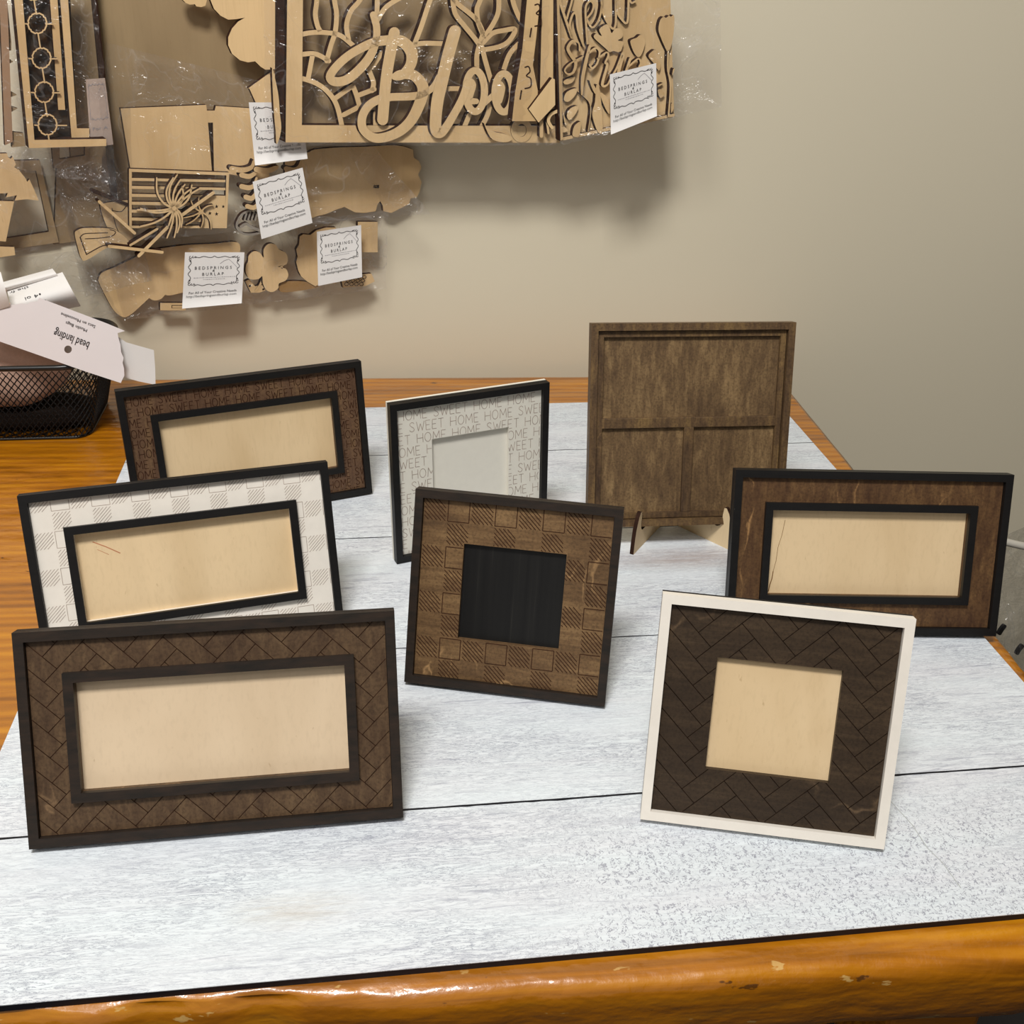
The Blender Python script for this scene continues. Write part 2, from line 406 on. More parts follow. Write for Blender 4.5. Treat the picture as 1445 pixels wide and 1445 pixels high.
# ------------------------------------------------------------------ table
TR = WA
tbl = empty('work_table', (.053, .26, FLOOR_Z), TR)
tag(tbl, 'orange varnished pine table with worn rounded edges under the white plank board', 'table')
TM = Matrix.Rotation(-TR, 4, 'Z') @ Matrix.Translation((-.053, -.26, -FLOOR_Z))
def table_top():
    # plan outline in world, corners rounded
    XR, XL, YF = .412, -.86, -.127
    def back(x): return .617 - math.tan(-TR)*(x-.053)
    c = Vector((.053, .26)); ca, sa = math.cos(-TR), math.sin(-TR)
    # work in table space: x along the wall
    xr, xl, yf, yb = .362, -.95, -.370, .354
    rad = .055; pts = []
    for cx, cy, a0 in ((xr-rad, yb-rad, 0), (xl+rad, yb-rad, 90), (xl+rad, yf+rad, 180), (xr-.03, yf+.03, 270)):
        rr = .03 if a0 == 270 else rad
        for k in range(9):
            a = math.radians(a0 + k*11.25); pts.append((cx+rr*math.cos(a), cy+rr*math.sin(a)))
    # add points along the long front edge so that wear can shape it
    out = []
    n = len(pts)
    for i in range(n):
        a, b = pts[i], pts[(i+1) % n]; m = max(1, int(math.hypot(b[0]-a[0], b[1]-a[1])/.008))
        for j in range(m): out.append((a[0]+(b[0]-a[0])*j/m, a[1]+(b[1]-a[1])*j/m))
    return out
def noise1(x, s=0):
    from mathutils import noise
    return noise.noise(Vector((x, s*7.31, s*1.7)))
top = table_top(); mb = MB(); nt = len(top)
z1 = -FLOOR_Z + Z_T; th = .047
cxm = sum(p[0] for p in top)/nt; cym = sum(p[1] for p in top)/nt
rings = []
prof = [(.010, 0), (.007, -.0005), (.0042, -.0018), (.002, -.004), (.0006, -.0075), (0, -.011), (0, -.036), (.0015, -.042), (.006, -.047)]
for ins, dz in prof:
    ring = []
    for i, (x, y) in enumerate(top):
        a, b = top[i-1], top[(i+1) % nt]; dx, dy = b[0]-a[0], b[1]-a[1]; d = math.hypot(dx, dy); nx, ny = dy/d, -dx/d
        wear = .0052*noise1(x*11+y*7, 1) + .0030*noise1(x*31+y*23, 2)
        e = ins + max(0, wear + .0008)*(1.6 if dz < -.001 else .3) + abs(dz)*.08
        ring.append((x-nx*e, y-ny*e, z1+dz*(1+.12*noise1(x*14, 3))))
    rings.append(ring)
vs = [p for r in rings for p in r]
fs = [(i*nt+k, i*nt+(k+1) % nt, (i+1)*nt+(k+1) % nt, (i+1)*nt+k) for i in range(len(prof)-1) for k in range(nt)]
mb.add(vs, fs, 0, True); mb.add(rings[0], [tuple(range(nt))], 0); mb.add(rings[-1], [tuple(reversed(range(nt)))], 0)
mb.build('tabletop', PINE, tbl)
for sx, sy in ((.29, -.24), (.29, .30), (-.88, -.24), (-.88, .30)):
    mb = MB(); mb.box(sx-.03, sx+.03, sy-.03, sy+.03, 0, z1-.047); mb.build('leg', PINE, tbl, None, .004)
mb = MB()
mb.box(-.85, .26, -.250, -.230, z1-.126, z1-.047); mb.box(-.85, .26, .27, .29, z1-.126, z1-.047)
mb.box(.27, .29, -.210, .27, z1-.126, z1-.047); mb.box(-.89, -.87, -.210, .27, z1-.126, z1-.047)
mb.build('apron', PINE, tbl)

# white plank board
XL, XR, YF, YB = -.2084, .3921, -.0952, .5242
mb = MB()
ys = [YF, 0, .14, .28, .42, YB]
mb.box(XL, XR, YF, YB, Z_T, -.0004, 1)
mb.box(XL, XR, YF, YB, -.0004, 0, 0)
for y in ys[1:-1]:
    N = 140; w0 = []; 
    up, lo = [], []
    for i in range(N+1):
        x = XL + (XR-XL)*i/N
        wd = (.0013 if y < .1 else .00095)*(1+.25*noise1(x*60, y*10)); 
        j = .0003*noise1(x*35, y*3+5)
        up.append((x, y+wd*.5+j, .00006)); lo.append((x, y-wd*.5+j - (max(0, noise1(x*140, y+3))*.0007 if y == 0 else 0), .00006))
    mb.add(up+lo, [(i, i+1, N+2+i, N+1+i) for i in range(N)], 1)
# hairline crack in the front plank
pc = [(.200,-.004),(.2015,-.02),(.205,-.036),(.2055,-.052),(.2085,-.062),(.2098,-.078)]
for a, b in zip(pc, pc[1:]):
    mb.add([(a[0]+.062, a[1], .00007), (a[0]+.0625, a[1], .00007), (b[0]+.0625, b[1], .00007), (b[0]+.062, b[1], .00007)], [(0,1,2,3)], 2)
bd = mb.build('plank_board', [PLANKS, SEAM, mat_flat('crack_grey', srgb(176,180,180), .6, .2)])
tag(bd, 'square whitewashed plank board with thin black gaps lying on the pine table', 'board')

# ------------------------------------------------------------------ engraved patterns on the frame tiles
def inside(x, z, w, h, ins_o, op):
    if not (ins_o+.0003 < x+w/2 < w-ins_o-.0003 and ins_o+.0003 < z < h-ins_o-.0003): return False
    return not (op < x+w/2 < w-op and op < z < h-op)
def strokes_to(mb, segs, w, h, ins_o, op, y, width, mi, T):
    for (x0, z0), (x1, z1_) in segs:
        L = math.hypot(x1-x0, z1_-z0); n = max(1, int(L/.0007)); run = None
        for k in range(n+1):
            a = k/n; p = (x0+(x1-x0)*a, z0+(z1_-z0)*a); ok = inside(*p, w, h, ins_o, op)
            if ok and run is None: run = p
            if (not ok or k == n) and run is not None:
                e = p if ok else (x0+(x1-x0)*(k-1)/n, z0+(z1_-z0)*(k-1)/n)
                d = math.hypot(e[0]-run[0], e[1]-run[1])
                if d > .0003:
                    nx, nz = -(e[1]-run[1])/d*width/2, (e[0]-run[0])/d*width/2
                    mb.add([T(Vector((q[0]+s*nx, y, q[1]+s*nz))) for q, s in ((run, 1), (e, 1), (e, -1), (run, -1))], [(0,1,2,3)], mi)
                run = None
def herringbone(w, h, bw, flip, ox, oz):
    n = 3; L = n*bw; segs = set()
    for k in range(-60, 60):
        for j in range(-12, 12):
            bx, bz = k*bw + j*2*L, k*bw
            for (x0, z0, x1, z1_) in ((bx, bz, bx+L, bz+bw), (bx-bw, bz, bx, bz+L)):
                c = [(x0, z0), (x1, z0), (x1, z1_), (x0, z1_)]
                for a in range(4):
                    p, q = c[a], c[(a+1) % 4]
                    key = tuple(sorted(((round(p[0], 6), round(p[1], 6)), (round(q[0], 6), round(q[1], 6))))); segs.add(key)
    out = []; s = math.sqrt(.5)
    for p, q in sorted(segs):
        r = [((a-b)*s*(-1 if flip else 1)+ox, (a+b)*s+oz) for a, b in (p, q)]
        if all(abs(x) > w for x, _ in r) or all(z < -h or z > 2*h for _, z in r): continue
        out.append(tuple(r))
    return out
def checks(w, h, ins, c, up, dz=0):
    segs = []; g = c*.05
    for i in range(int(w/c)+1):
        for j in range(int(h/c)+1):
            x0 = -w/2+ins+i*c; zt = h-ins-j*c+dz; a0, a1, b0, b1 = x0+g, x0+c-g, zt-c+g, zt-g
            hat = (i+j) % 2 == 0
            if hat:
                m = 5
                for k in range(1, m*2-1):
                    t = k/m; jit = (random.random()-.5)*.0004
                    if up:
                        p, q = ((a0, b0+t*(c-2*g)) if t <= 1 else (a0+(t-1)*(c-2*g), b1)), ((a0+t*(c-2*g), b0) if t <= 1 else (a1, b0+(t-1)*(c-2*g)))
                        p, q = (p[0], b0+b1-p[1]), (q[0], b0+b1-q[1])
                        p = (p[0], p[1]+jit)
                    else:
                        p, q = ((a0, b1-(t*(c-2*g))) if t <= 1 else (a0+(t-1)*(c-2*g), b0)), ((a0+t*(c-2*g), b1) if t <= 1 else (a1, b1-(t-1)*(c-2*g)))
                        p, q = (p[0], b0+b1-p[1]), (q[0], b0+b1-q[1])
                        p = (p[0], p[1]+jit)
                    segs.append((p, q))
            elif j % 2 == 0 or (i % 2 == 0 and False):
                segs += [((a0, b0), (a1, b0)), ((a0, b0), (a0, b1)), ((a1, b0), (a1, b1)), ((a0, b1), (a1, b1))]
    return segs
GL = {'H': (.62, [[(0,0),(0,1)], [(.62,0),(.62,1)], [(0,.5),(.62,.5)]]),
      'O': (.66, [[(.33+.33*math.cos(a*PI/6), .5+.5*math.sin(a*PI/6)) for a in range(13)]]),
      'M': (.72, [[(0,0),(.05,1),(.36,.3),(.67,1),(.72,0)]]),
      'E': (.46, [[(.46,0),(0,0),(0,1),(.46,1)], [(0,.52),(.38,.52)]]),
      'S': (.52, [[(.5,.82),(.42,.96),(.26,1),(.08,.9),(.05,.72),(.2,.56),(.4,.42),(.5,.24),(.42,.06),(.24,0),(.08,.06),(0,.2)]]),
      'W': (.82, [[(0,1),(.2,0),(.41,.75),(.62,0),(.82,1)]]),
      'T': (.56, [[(0,1),(.56,1)], [(.28,1),(.28,0)]]),
      ' ': (.34, [])}
def home_text(w, h, ins, pitch, lh, lw, starts):
    segs = []; msg = 'HOME SWEET HOME '
    for r in range(int((h-2*ins)/pitch)+1):
        z = h-ins-.0020-lh-r*pitch; st = starts[r % len(starts)]
        x = -w/2+ins+.0012; i = st
        while x < w/2:
            ch = msg[i % len(msg)]; gw, st_ = GL[ch]
            tilt = (random.random()-.5)*.05
            for L in st_:
                for a, b in zip(L, L[1:]):
                    f = lambda p: (x+p[0]*lw+tilt*p[1]*lw, z+p[1]*lh)
                    segs.append((f(a), f(b)))
            x += (gw+.20)*lw; i += 1
    return segs

# ------------------------------------------------------------------ frames
RIM, TT = .0048, .009
def ring_slab(mb, w, h, o, i, y0, y1, T, mi=0):
    O = [(-w/2+o, o), (w/2-o, o), (w/2-o, h-o), (-w/2+o, h-o)]; I = [(-w/2+i, i), (w/2-i, i), (w/2-i, h-i), (-w/2+i, h-i)]
    for y in (y0, y1):
        for k in range(4):
            a, b, c, d = O[k], O[(k+1) % 4], I[(k+1) % 4], I[k]
            mb.add([T(Vector((p[0], y, p[1]))) for p in (a, b, c, d)], [(0,1,2,3)], mi)
    for L in (O, I):
        for k in range(4):
            a, b = L[k], L[(k+1) % 4]
            mb.add([T(Vector((a[0], y0, a[1]))), T(Vector((b[0], y0, b[1]))), T(Vector((b[0], y1, b[1]))), T(Vector((a[0], y1, a[1])))], [(0,1,2,3)], mi)
def picture_frame(name, pose, label, rim_m, back_m, tile_m, engr_m, ring_m, panel_m, opening, segs, sw=.00045, marks=(), mark_m=None, panel_label=None, group=None, cat='frame'):
    x, y, yaw, lean, w, h = pose
    root = empty(name, (x, y, 0), yaw); tag(root, label, cat, group)
    lift = TT*math.sin(lean)
    cl, sl = math.cos(lean), math.sin(lean)
    T = lambda v: Vector((v.x, v.y*cl + v.z*sl, v.z*cl - v.y*sl + lift))
    m = MB(); ring_slab(m, w, h, 0, RIM, 0, .006, T); m.build('outer_rim', rim_m, root, None, .0004)
    tile = MB(); ring_slab(tile, w, h, RIM+.0002, opening, .003, .006, T)
    if segs: strokes_to(tile, segs, w, h, RIM, opening, .00292, sw, 1, T)
    tile.build('patterned_panel' if segs else 'stained_panel', [tile_m, engr_m], root)
    if ring_m:
        m = MB(); ring_slab(m, w, h, opening-.0048, opening, 0, .003, T); m.build('inner_rim', ring_m, root, None, .0003)
    m = MB(); q = opening-.003; m.box(-w/2+q, w/2-q, .0061, .0066, q, h-q); m.v = [tuple(T(Vector(v))) for v in m.v]
    for pl, wd in marks:
        for a_, b_ in zip(pl, pl[1:]):
            dx, dz = b_[0]-a_[0], b_[1]-a_[1]; dd = math.hypot(dx, dz); nx, nz = -dz/dd*wd/2, dx/dd*wd/2
            m.add([T(Vector((-w/2+q_[0]+g*nx, .00605, q_[1]+g*nz))) for q_, g in ((a_, 1), (b_, 1), (b_, -1), (a_, -1))], [(0,1,2,3)], 1)
    m.build('centre_panel', [panel_m, mark_m or ENGR], root)
    m = MB(); m.box(-w/2, w/2, .0067, TT, 0, h); m.v = [tuple(T(Vector(v))) for v in m.v]; m.build('back_board', back_m, root)
    # small prop fin glued behind
    a = T(Vector((0, TT+.0001, h*.62))); b = T(Vector((0, TT+.0001, .004)))
    foot = Vector((0, a.y + .012 + .25*h*math.tan(max(lean, .15)), 0))
    pr = [(a.y, a.z), (foot.y, .0), (foot.y-.012, .0), (b.y+.008, .012), (b.y, b.z)]
    m = MB(); slab2d(m, [pr], lambda u, v: Vector((-.0015, u, v)), lambda u, v: Vector((.0015, u, v)))
    m.build('prop_fin', [PLYB, CHAR], root)
    return root
picture_frame('picture_frame', (-.08312, -.01035, .01955, .40474, .1799, .10623),
    'wide dark brown herringbone frame at the front left, pale wood centre', BLACKS, BLACKS, ST_HERR, ENGR, BLACKS, BIRCH2, .0258,
    herringbone(.18, .106, .0088, False, .003, .0), .00036)
picture_frame('picture_frame', (.18511, -.03734, -.26886, .34467, .12107, .11842),
    'square white-rimmed frame with dark brown brick pattern at the front right', WHITEP, BLACKP, ST_DARK, ENGD, None, BIRCH, .0300,
    herringbone(.12, .12, .0097, True, .0, .004), .00036)
picture_frame('picture_frame', (.06917, .08552, -.28431, .31095, .12015, .11767),
    'square brown checkered frame with black centre in the middle of the board', BLACKS, BLACKS, ST_CHK, ENGR, None, BLACKB, .0300,
    checks(.12, .118, RIM, .0139, False), .00052)
picture_frame('picture_frame', (.30938, .12521, -.11109, .31143, .17798, .10694),
    'wide plain brown frame with black rims at the right edge of the board', BLACKP, BLACKP, ST_PLN, ENGR, BLACKP, BIRCH, .0255, None, marks=[([(.0275,.0262), (.0283,.031), (.0293,.035), (.0298,.040)], .0006), ([(.0298,.040), (.0312,.047), (.0318,.056), (.0338,.064), (.0352,.074)], .0003)], mark_m=mat_flat('wood_crack', srgb(120,86,50), .7, .1))
picture_frame('picture_frame', (.06817, .2575, .2950, .052, .1180, .1200),
    'square white HOME SWEET HOME frame with thin black rim and blank white centre', BLACKP, CREAMP, CREAMP, ENGW, None, CREAMP, .0300,
    home_text(.118, .12, RIM, .0088, .0068, .0068, [0, 3, 8, 12, 6, 9, 3, 7, 12, 0, 5, 3]), .00042)
picture_frame('picture_frame', (-.08975, .32278, .29033, .15731, .1785, .107),
    'wide brown HOME SWEET HOME frame with black rims, rearmost on the left', BLACKP, BLACKP, ST_HOME, ENGR, BLACKP, BIRCH, .0255,
    home_text(.1785, .107, RIM, .0078, .0062, .0058, [0, 14, 13, 1, 0, 15, 13, 12, 0, 4, 0]), .00055, marks=[([(.0455,.0330), (.0462,.0322)], .0012), ([(.0445,.0250), (.0452,.0285), (.0460,.0318)], .0004)], mark_m=mat_flat('small_knot', srgb(104,72,42), .7, .1))
picture_frame('picture_frame', (-.11225, .14726, .18585, .31272, .1788, .10717),
    'wide white checkered frame with black rims, behind the herringbone frame on the left', BLACKP, BLACKP, WHITEP, ENGW, BLACKP, BIRCH, .0265,
    checks(.1788, .107, RIM, .0112, True, .0042), .00032, marks=[([(.036,.074), (.043,.070), (.0505,.065)], .0006), ([(.038,.069), (.044,.065)], .0003)], mark_m=mat_flat('reddish_scratch', srgb(190,126,92), .7, .1))

# three-pocket board on its little easel
def pocket_board():
    x, y, yaw, lean, w = .22377, .24806, -.02084, .24639, .147
    root = empty('pocket_board', (x, y, .0165), yaw)
    tag(root, 'brown stained square board with three recessed pockets leaning on a small plywood easel', 'board')
    cl, sl = math.cos(lean), math.sin(lean); lift = TT*sl
    T = lambda v: Vector((v.x, v.y*cl + v.z*sl, v.z*cl - v.y*sl + lift))
    h = w
    m = MB(); ring_slab(m, w, h, 0, .0050, 0, .006, T); m.build('outer_rim', ST_RIM, root, None, .0003)
    m = MB()
    i0, i1 = .0056, .0096; zt = h-.0745
    def bx(mm, x0, x1, y0, y1, z0, z1_):
        k = MB(); k.box(x0, x1, y0, y1, z0, z1_); mm.add([T(Vector(v)) for v in k.v], k.f)
    ring_slab(m, w, h, i0, i1, .003, .0062, T)
    bx(m, -w/2+i1, w/2-i1, .003, .0062, zt, zt+.0072)
    bx(m, -.0035, .0035, .003, .0062, i1, zt)
    m.build('divider_frame', ST_RIM, root, None, .0003)
    for nm, a, b, c, d in (('top_pocket', -w/2+i1, w/2-i1, zt+.0072, h-i1), ('small_pocket', -w/2+i1, -.0035, i1, zt), ('small_pocket', .0035, w/2-i1, i1, zt)):
        m = MB(); bx(m, a, b, .0060, .0064, c, d); m.build(nm, ST_BIG, root)
    m = MB(); bx(m, -w/2, w/2, .0066, TT, 0, h); m.build('back_board', ST_BIG, root)
pocket_board()
def easel():
    L, R, V = Vector((.1828, .2410, 0)), Vector((.2583, .2420, 0)), Vector((.2215, .2920, 0))
    root = empty('display_easel', (.2215, .262, 0))
    tag(root, 'tiny pale plywood easel of two notched fins holding the brown pocket board', 'easel')
    prof = [(0,0), (.0004,.010), (.0016,.020), (.0045,.0285), (.0072,.0322), (.0092,.0318), (.0098,.026), (.0096,.0205), (.0110,.0165), (.0135,.0150), (.0235,.0150),
            (.0300,.040), (.0390,.070), (.0450,.072), (.0500,.060), (.0530,.030), (.0550,0)]
    for P in (L, R):
        d = (V-P).normalized(); nrm = Vector((-d.y, d.x, 0)); t = .0015
        m = MB(); slab2d(m, [prof], lambda u, z: P + d*u + nrm*t + Vector((0,0,z)) - root.location, lambda u, z: P + d*u - nrm*t + Vector((0,0,z)) - root.location)
        m.build('easel_fin', [PLYB, CHAR], root)
easel()
# ------------------------------------------------------------------ wire basket with muslin pack and torn cards
def rrect(x0, x1, y0, y1, r, n=10):
    out = []
    for cx, cy, a0 in ((x1-r, y1-r, 0), (x0+r, y1-r, 90), (x0+r, y0+r, 180), (x1-r, y0+r, 270)):
        for k in range(n+1):
            a = math.radians(a0+90*k/n); out.append((cx+r*math.cos(a), cy+r*math.sin(a)))
    return out
def basket():
    bx0, bx1, by0, by1 = -.56, -.232, .462, .585; zb, zt = Z_T+.0008, .069
    root = empty('wire_basket', ((bx0+bx1)/2, (by0+by1)/2, Z_T), TR*0)
    tag(root, 'black metal mesh basket with rounded corners at the left end of the table', 'basket')
    rp = Vector(root.location)
    def per(f, inset):  # point on the rounded perimeter
        L = rrect(bx0+inset, bx1-inset, by0+inset, by1-inset, max(.030-inset, .01), 14)
        d = [0]
        for a, b in zip(L, L[1:]+L[:1]): d.append(d[-1]+math.hypot(b[0]-a[0], b[1]-a[1]))
        t = (f % 1)*d[-1]
        for i in range(len(L)):
            if d[i+1] >= t:
                u = (t-d[i])/(d[i+1]-d[i]+1e-9); a, b = L[i], L[(i+1) % len(L)]; return a[0]+(b[0]-a[0])*u, a[1]+(b[1]-a[1])*u
        return L[0]
    zr = lambda g: zb + (zt-.003-zb)*g
    inset = lambda g: .018*(1-g)**1.1
    NU, NV = 150, 9
    m = bmesh.new(); cache = {}
    def V(i, j):   # half-steps
        k = (i % (2*NU), j)
        if k not in cache:
            g = j/(2*NV); p = per(k[0]/(2*NU), inset(g)); cache[k] = m.verts.new((p[0]-rp.x, p[1]-rp.y, zr(g)-rp.z))
        return cache[k]
    for j in range(0, 2*NV+1):
        for i in range(0, 2*NU):
            if (i+j) % 2: continue
            if j+2 > 2*NV: continue
            m.faces.new((V(i, j), V(i+1, j+1), V(i, j+2), V(i-1, j+1)))
    me = bpy.data.meshes.new('mesh_side'); m.to_mesh(me); m.free(); me.materials.append(METALB)
    o = bpy.data.objects.new('mesh_side', me); COL.objects.link(o); o.parent = root
    w = o.modifiers.new('wires', 'WIREFRAME'); w.thickness = .0014; w.use_even_offset = False
    # bottom grid
    m = bmesh.new(); cs = .0058; xs = int((bx1-bx0-.05)/cs); yn = int((by1-by0-.045)/cs); c = {}
    for i in range(xs+1):
        for j in range(yn+1): c[i, j] = m.verts.new((bx0+.025+i*cs-rp.x, by0+.022+j*cs-rp.y, zb-rp.z))
    for i in range(xs-1):
        for j in range(yn-1):
            if (i+j) % 2 == 0: m.faces.new((c[i+1, j], c[i+2, j+1], c[i+1, j+2], c[i, j+1])) if i+2 <= xs and j+2 <= yn else None
    me = bpy.data.meshes.new('mesh_bottom'); m.to_mesh(me); m.free(); me.materials.append(METALB)
    o = bpy.data.objects.new('mesh_bottom', me); COL.objects.link(o); o.parent = root
    w = o.modifiers.new('wires', 'WIREFRAME'); w.thickness = .0014; w.use_even_offset = False
    L = rrect(bx0, bx1, by0, by1, .030, 12); m = MB(); m.tube([Vector((x, y, zt))-rp for x, y in L+L[:2]], .0024, 10, 0, False); m.build('rim_wire', METALB, root)
    L = rrect(bx0+.018, bx1-.018, by0+.018, by1-.018, .014, 12); m = MB(); m.tube([Vector((x, y, zb+.0006))-rp for x, y in L+L[:2]], .0014, 8, 0, False); m.build('base_wire', METALB, root)
basket()
from mathutils import noise as MN
def pillow(name, cx, cy, cz, rx, ry, rz, mat, label, cat, rot=0):
    vs, fs = [], []; N, M = 36, 20
    for j in range(M+1):
        ph = -PI/2 + PI*j/M
        for i in range(N):
            a = 2*PI*i/N; e = lambda v: math.copysign(abs(v)**.45, v)
            x, y, z = rx*e(math.cos(a))*abs(math.cos(ph))**.35, ry*e(math.sin(a))*abs(math.cos(ph))**.35, rz*math.sin(ph)
            d = 1+.05*MN.noise(Vector((x*30, y*30, z*30)))
            vs.append(Matrix.Rotation(rot, 3, 'Y') @ Vector((x*d, y*d, z*(1+.25*MN.noise(Vector((x*22, y*22, 3)))))))
    for j in range(M):
        for i in range(N): fs.append((j*N+i, j*N+(i+1) % N, (j+1)*N+(i+1) % N, (j+1)*N+i))
    m = MB(); m.add(vs, fs, 0, True); o = m.build(name, mat); o.location = (cx, cy, cz); return tag(o, label, cat)
pillow('muslin_pack', -.395, .522, .058, .130, .036, .042, MUSLIN, 'pinkish folded muslin bags lying inside the black mesh basket', 'cloth')
pillow('felt_pouch', -.37, .523, .0055, .12, .032, .0085, mat_flat('dark_felt', srgb(38,30,26), .9, .1, .1), 'dark flat pouch at the bottom of the black mesh basket', 'pouch')

# ------------------------------------------------------------------ things hanging on the wall
# (outlines were measured off the photograph; each piece sits at its own distance from the wall)
K = .0032    # plywood thickness
def piece(name, loops, off, label, cat='cutout', mat=PLYC, smooth=False, th=K, group=None):
    m = MB(); wplate(m, loops, off, th, 0, 1, smooth); return wthing(name, m, [mat, CHAR], label, cat, None, group)
def rect(x0, y0, x1, y1): return [(x0, y0), (x1, y0), (x1, y1), (x0, y1)]

# sheet with its shade painted in, and panels at the back
piece('shaded_sheet', [[(84,-60), (392,-60), (392,176), (320,182), (300,262), (172,330), (110,340), (76,345), (80,238), (100,226)]], .006,
      'large plywood board, shade painted into its brown, flat against the wall behind the hanging bags', 'board', PLYD)
piece('window_cutout', [[(-30,228), (56,226), (83,342), (14,352), (-30,356)], [(0,240), (51,241), (69,327), (0,338)]], .012,
      'dim plywood piece with a large opening behind the notched tree cutout', 'cutout', PLYD)
piece('plywood_strip', [[(124.5,-60), (131,-60), (164,252), (170,330), (164,332), (155,252)]], .030, 'tall thin dark strip beside the octagon frame bag', 'strip', CHAR)
piece('scalloped_plaque', [[(297,0), (302,12.5), (311,22), (322,27.7), (333,27), (345.5,25), (336,30.5), (327.5,40), (322,52.6), (322,63.7), (327.5,76), (338.6,85), (349.7,88), (360,86.5),
      (367.6,94), (374.6,98.3), (384,98), (402,96), (402,-60), (300,-60), (292,-30)]], .040, 'large cloud-shaped plywood plaque left of the script sign')
piece('scalloped_cutout', [[(255,-8), (258,0), (262,4), (268,6.5), (275,6), (277,9), (284,10), (290,8), (292,0), (292,-14), (270,-24), (255,-18)]], .036, 'small scalloped plywood piece at the top edge, left of the cloud plaque')
piece('pointed_cutout', [[(390,96), (350.3,124.6), (352,125), (361.4,146), (400,146), (400,96)]], .034, 'pointed plywood corner piece just below the cloud plaque')
piece('square_panel_pair', [[(170,153), (291,148), (292,156), (303,156), (304.5,149.5), (358,153), (380,154), (380,256), (302,242), (300.5,173), (293.5,173), (299,241), (184,238)]], .028,
      'two joined blank plywood squares above the striped flag', 'panel')
piece('scalloped_plaque', [catmull([(436,215), (445,211), (480,208), (517,207), (559,205), (583,211)], False, 3) + [(583.6,222.5), (591,227), (595,236), (590,246.5), (595,257), (592,271), (588,278.6),
      (579.5,280), (577,288), (565,294), (552.5,300.5), (541,298), (540,290), (536.5,284), (533,288), (530,298), (515,300.5), (500.5,299.5), (486,292), (474,296), (460,302), (447,305), (430,312),
      (402,312), (402,215)], rect(527,261,535,265.5)], .022,
      'big scalloped plywood plaque with a small slot below the script sign')
# striped flag
mb = MB(); o_ = [(182,238), (323.5,243.5), (320,322), (182.5,322)]
wplate(mb, [o_, [(186,242.5), (319.5,247.5), (317,318.5), (186,318.5)]], .060, K)
for k in range(6):
    y = 251+k*11.2; x1 = 318 if k < 3 else 285
    wplate(mb, [[(185,y), (x1,y+(2.8 if k < 3 else 1.2)), (x1,y+6.2), (185,y+4.2)]], .0602, K)
star = lambda cx, cy, r: [(cx+(r if k % 2 == 0 else r*.45)*math.sin(k*PI/5), cy-(r if k % 2 == 0 else r*.45)*math.cos(k*PI/5)) for k in range(10)]
wplate(mb, [rect(284,279,318,320), star(305.5,291.5,3), star(315.0,291.5,2.6), star(296,301,3), star(305.5,302,3)], .0601, K)
wthing('striped_flag', mb, [PLYC, CHAR], 'plywood flag with cut-out stripes and tiny stars', 'cutout')
def burst(cx, cy, arms, w, off, label):
    m = MB()
    for a, r, c in arms:
        r *= 1.08
        a = math.radians(a); p = []
        for t in (0, .33, .66, 1):
            b = a + math.radians(c)*t; p.append((cx+r*t*math.cos(b), cy+r*t*math.sin(b)))
        wribbon(m, p, [w*1.5, w, w, w*.7], off, K)
    wplate(m, [[(cx+3.4*math.cos(k*PI/5), cy+3.4*math.sin(k*PI/5)) for k in range(10)]], off+.0002, K)
    return wthing('firework_burst', m, [PLYC, CHAR], label, 'cutout')
burst(246, 294, [(-170,46,50), (-150,40,58), (-130,44,45), (-108,38,30), (-88,34,22), (-66,36,18), (-48,42,10), (-20,30,-50), (-8,38,-45), (20,26,50), (45,32,38), (70,38,20), (92,40,12), (108,24,0),
                 (130,50,22), (150,44,30), (168,48,10)], 2.6, .070, 'large curly firework burst lying over the striped flag')
burst(284, 299, [(-160,22,30), (-120,18,20), (-60,18,30), (20,26,40), (60,20,30), (120,26,20), (150,26,12)], 1.8, .0655, 'small firework burst beside the big one on the flag')
for p, w, lab, of in (([(132,270.5), (183,290)], 4.2, 'dark wooden stick at the left of the flag', .052),
                  ([(140,284.5), (190,329)], 4.2, 'pale stick slanting down to the flag corner', .067),
                  ([(154,347.5), (229,356)], 4.2, 'pale stick lying level under the flag', .067),
                  ([(184,346), (222,323)], 3.2, 'short pale stick rising under the flag corner', .064),
                  ([(301,272), (245,312), (196,361)], 4.6, 'long stick crossing behind the firework burst', .0665)):
    m = MB(); wribbon(m, p, w, of, .006, 0, 1, False); wthing('craft_stick', m, [CHAR if 'dark' in lab else PLYC, CHAR], lab, 'stick')
m = MB(); wplate(m, [catmull([(105.5,330), (109,325), (117,322), (135,321.5), (150,322), (160,323.5), (168,328), (178,336), (183,345), (170,348), (155,348.5), (145,353), (121,367.5), (114.5,364), (110,350)], True, 4)], .056, K)
wribbon(m, [(155,324), (163,327), (158,333), (140,336), (120,337)], 1.0, .0563, .0004, 1, 1); wribbon(m, [(113,335), (119,330), (135,329), (152,328.5)], 1.0, .0563, .0004, 1, 1)
wribbon(m, [(113,335), (117,346), (122,359)], 1.6, .0563, .0004, 1, 1, False); wribbon(m, [(122,359), (142,348), (150,346)], 1.2, .0563, .0004, 1, 1)
wthing('paddle_cutout', m, [PLYC, CHAR], 'small paddle-shaped plywood piece with engraved outline, left of the flag', 'cutout')
m = MB(); wplate(m, [catmull([(141.5,291), (147,287), (158,285), (172,283), (185,284), (188,300), (186,346), (176,344), (160,330), (150,318)], True, 4)], .050, K)
wribbon(m, [(158,297), (171,298.5), (178,291)], 1, .0503, .0004, 1, 1); wribbon(m, [(158,294), (164,320), (176,342)], 1, .0503, .0004, 1, 1)
wthing('rounded_cutout', m, [PLYC, CHAR], 'rounded plywood piece tucked behind the two slanting sticks', 'cutout')
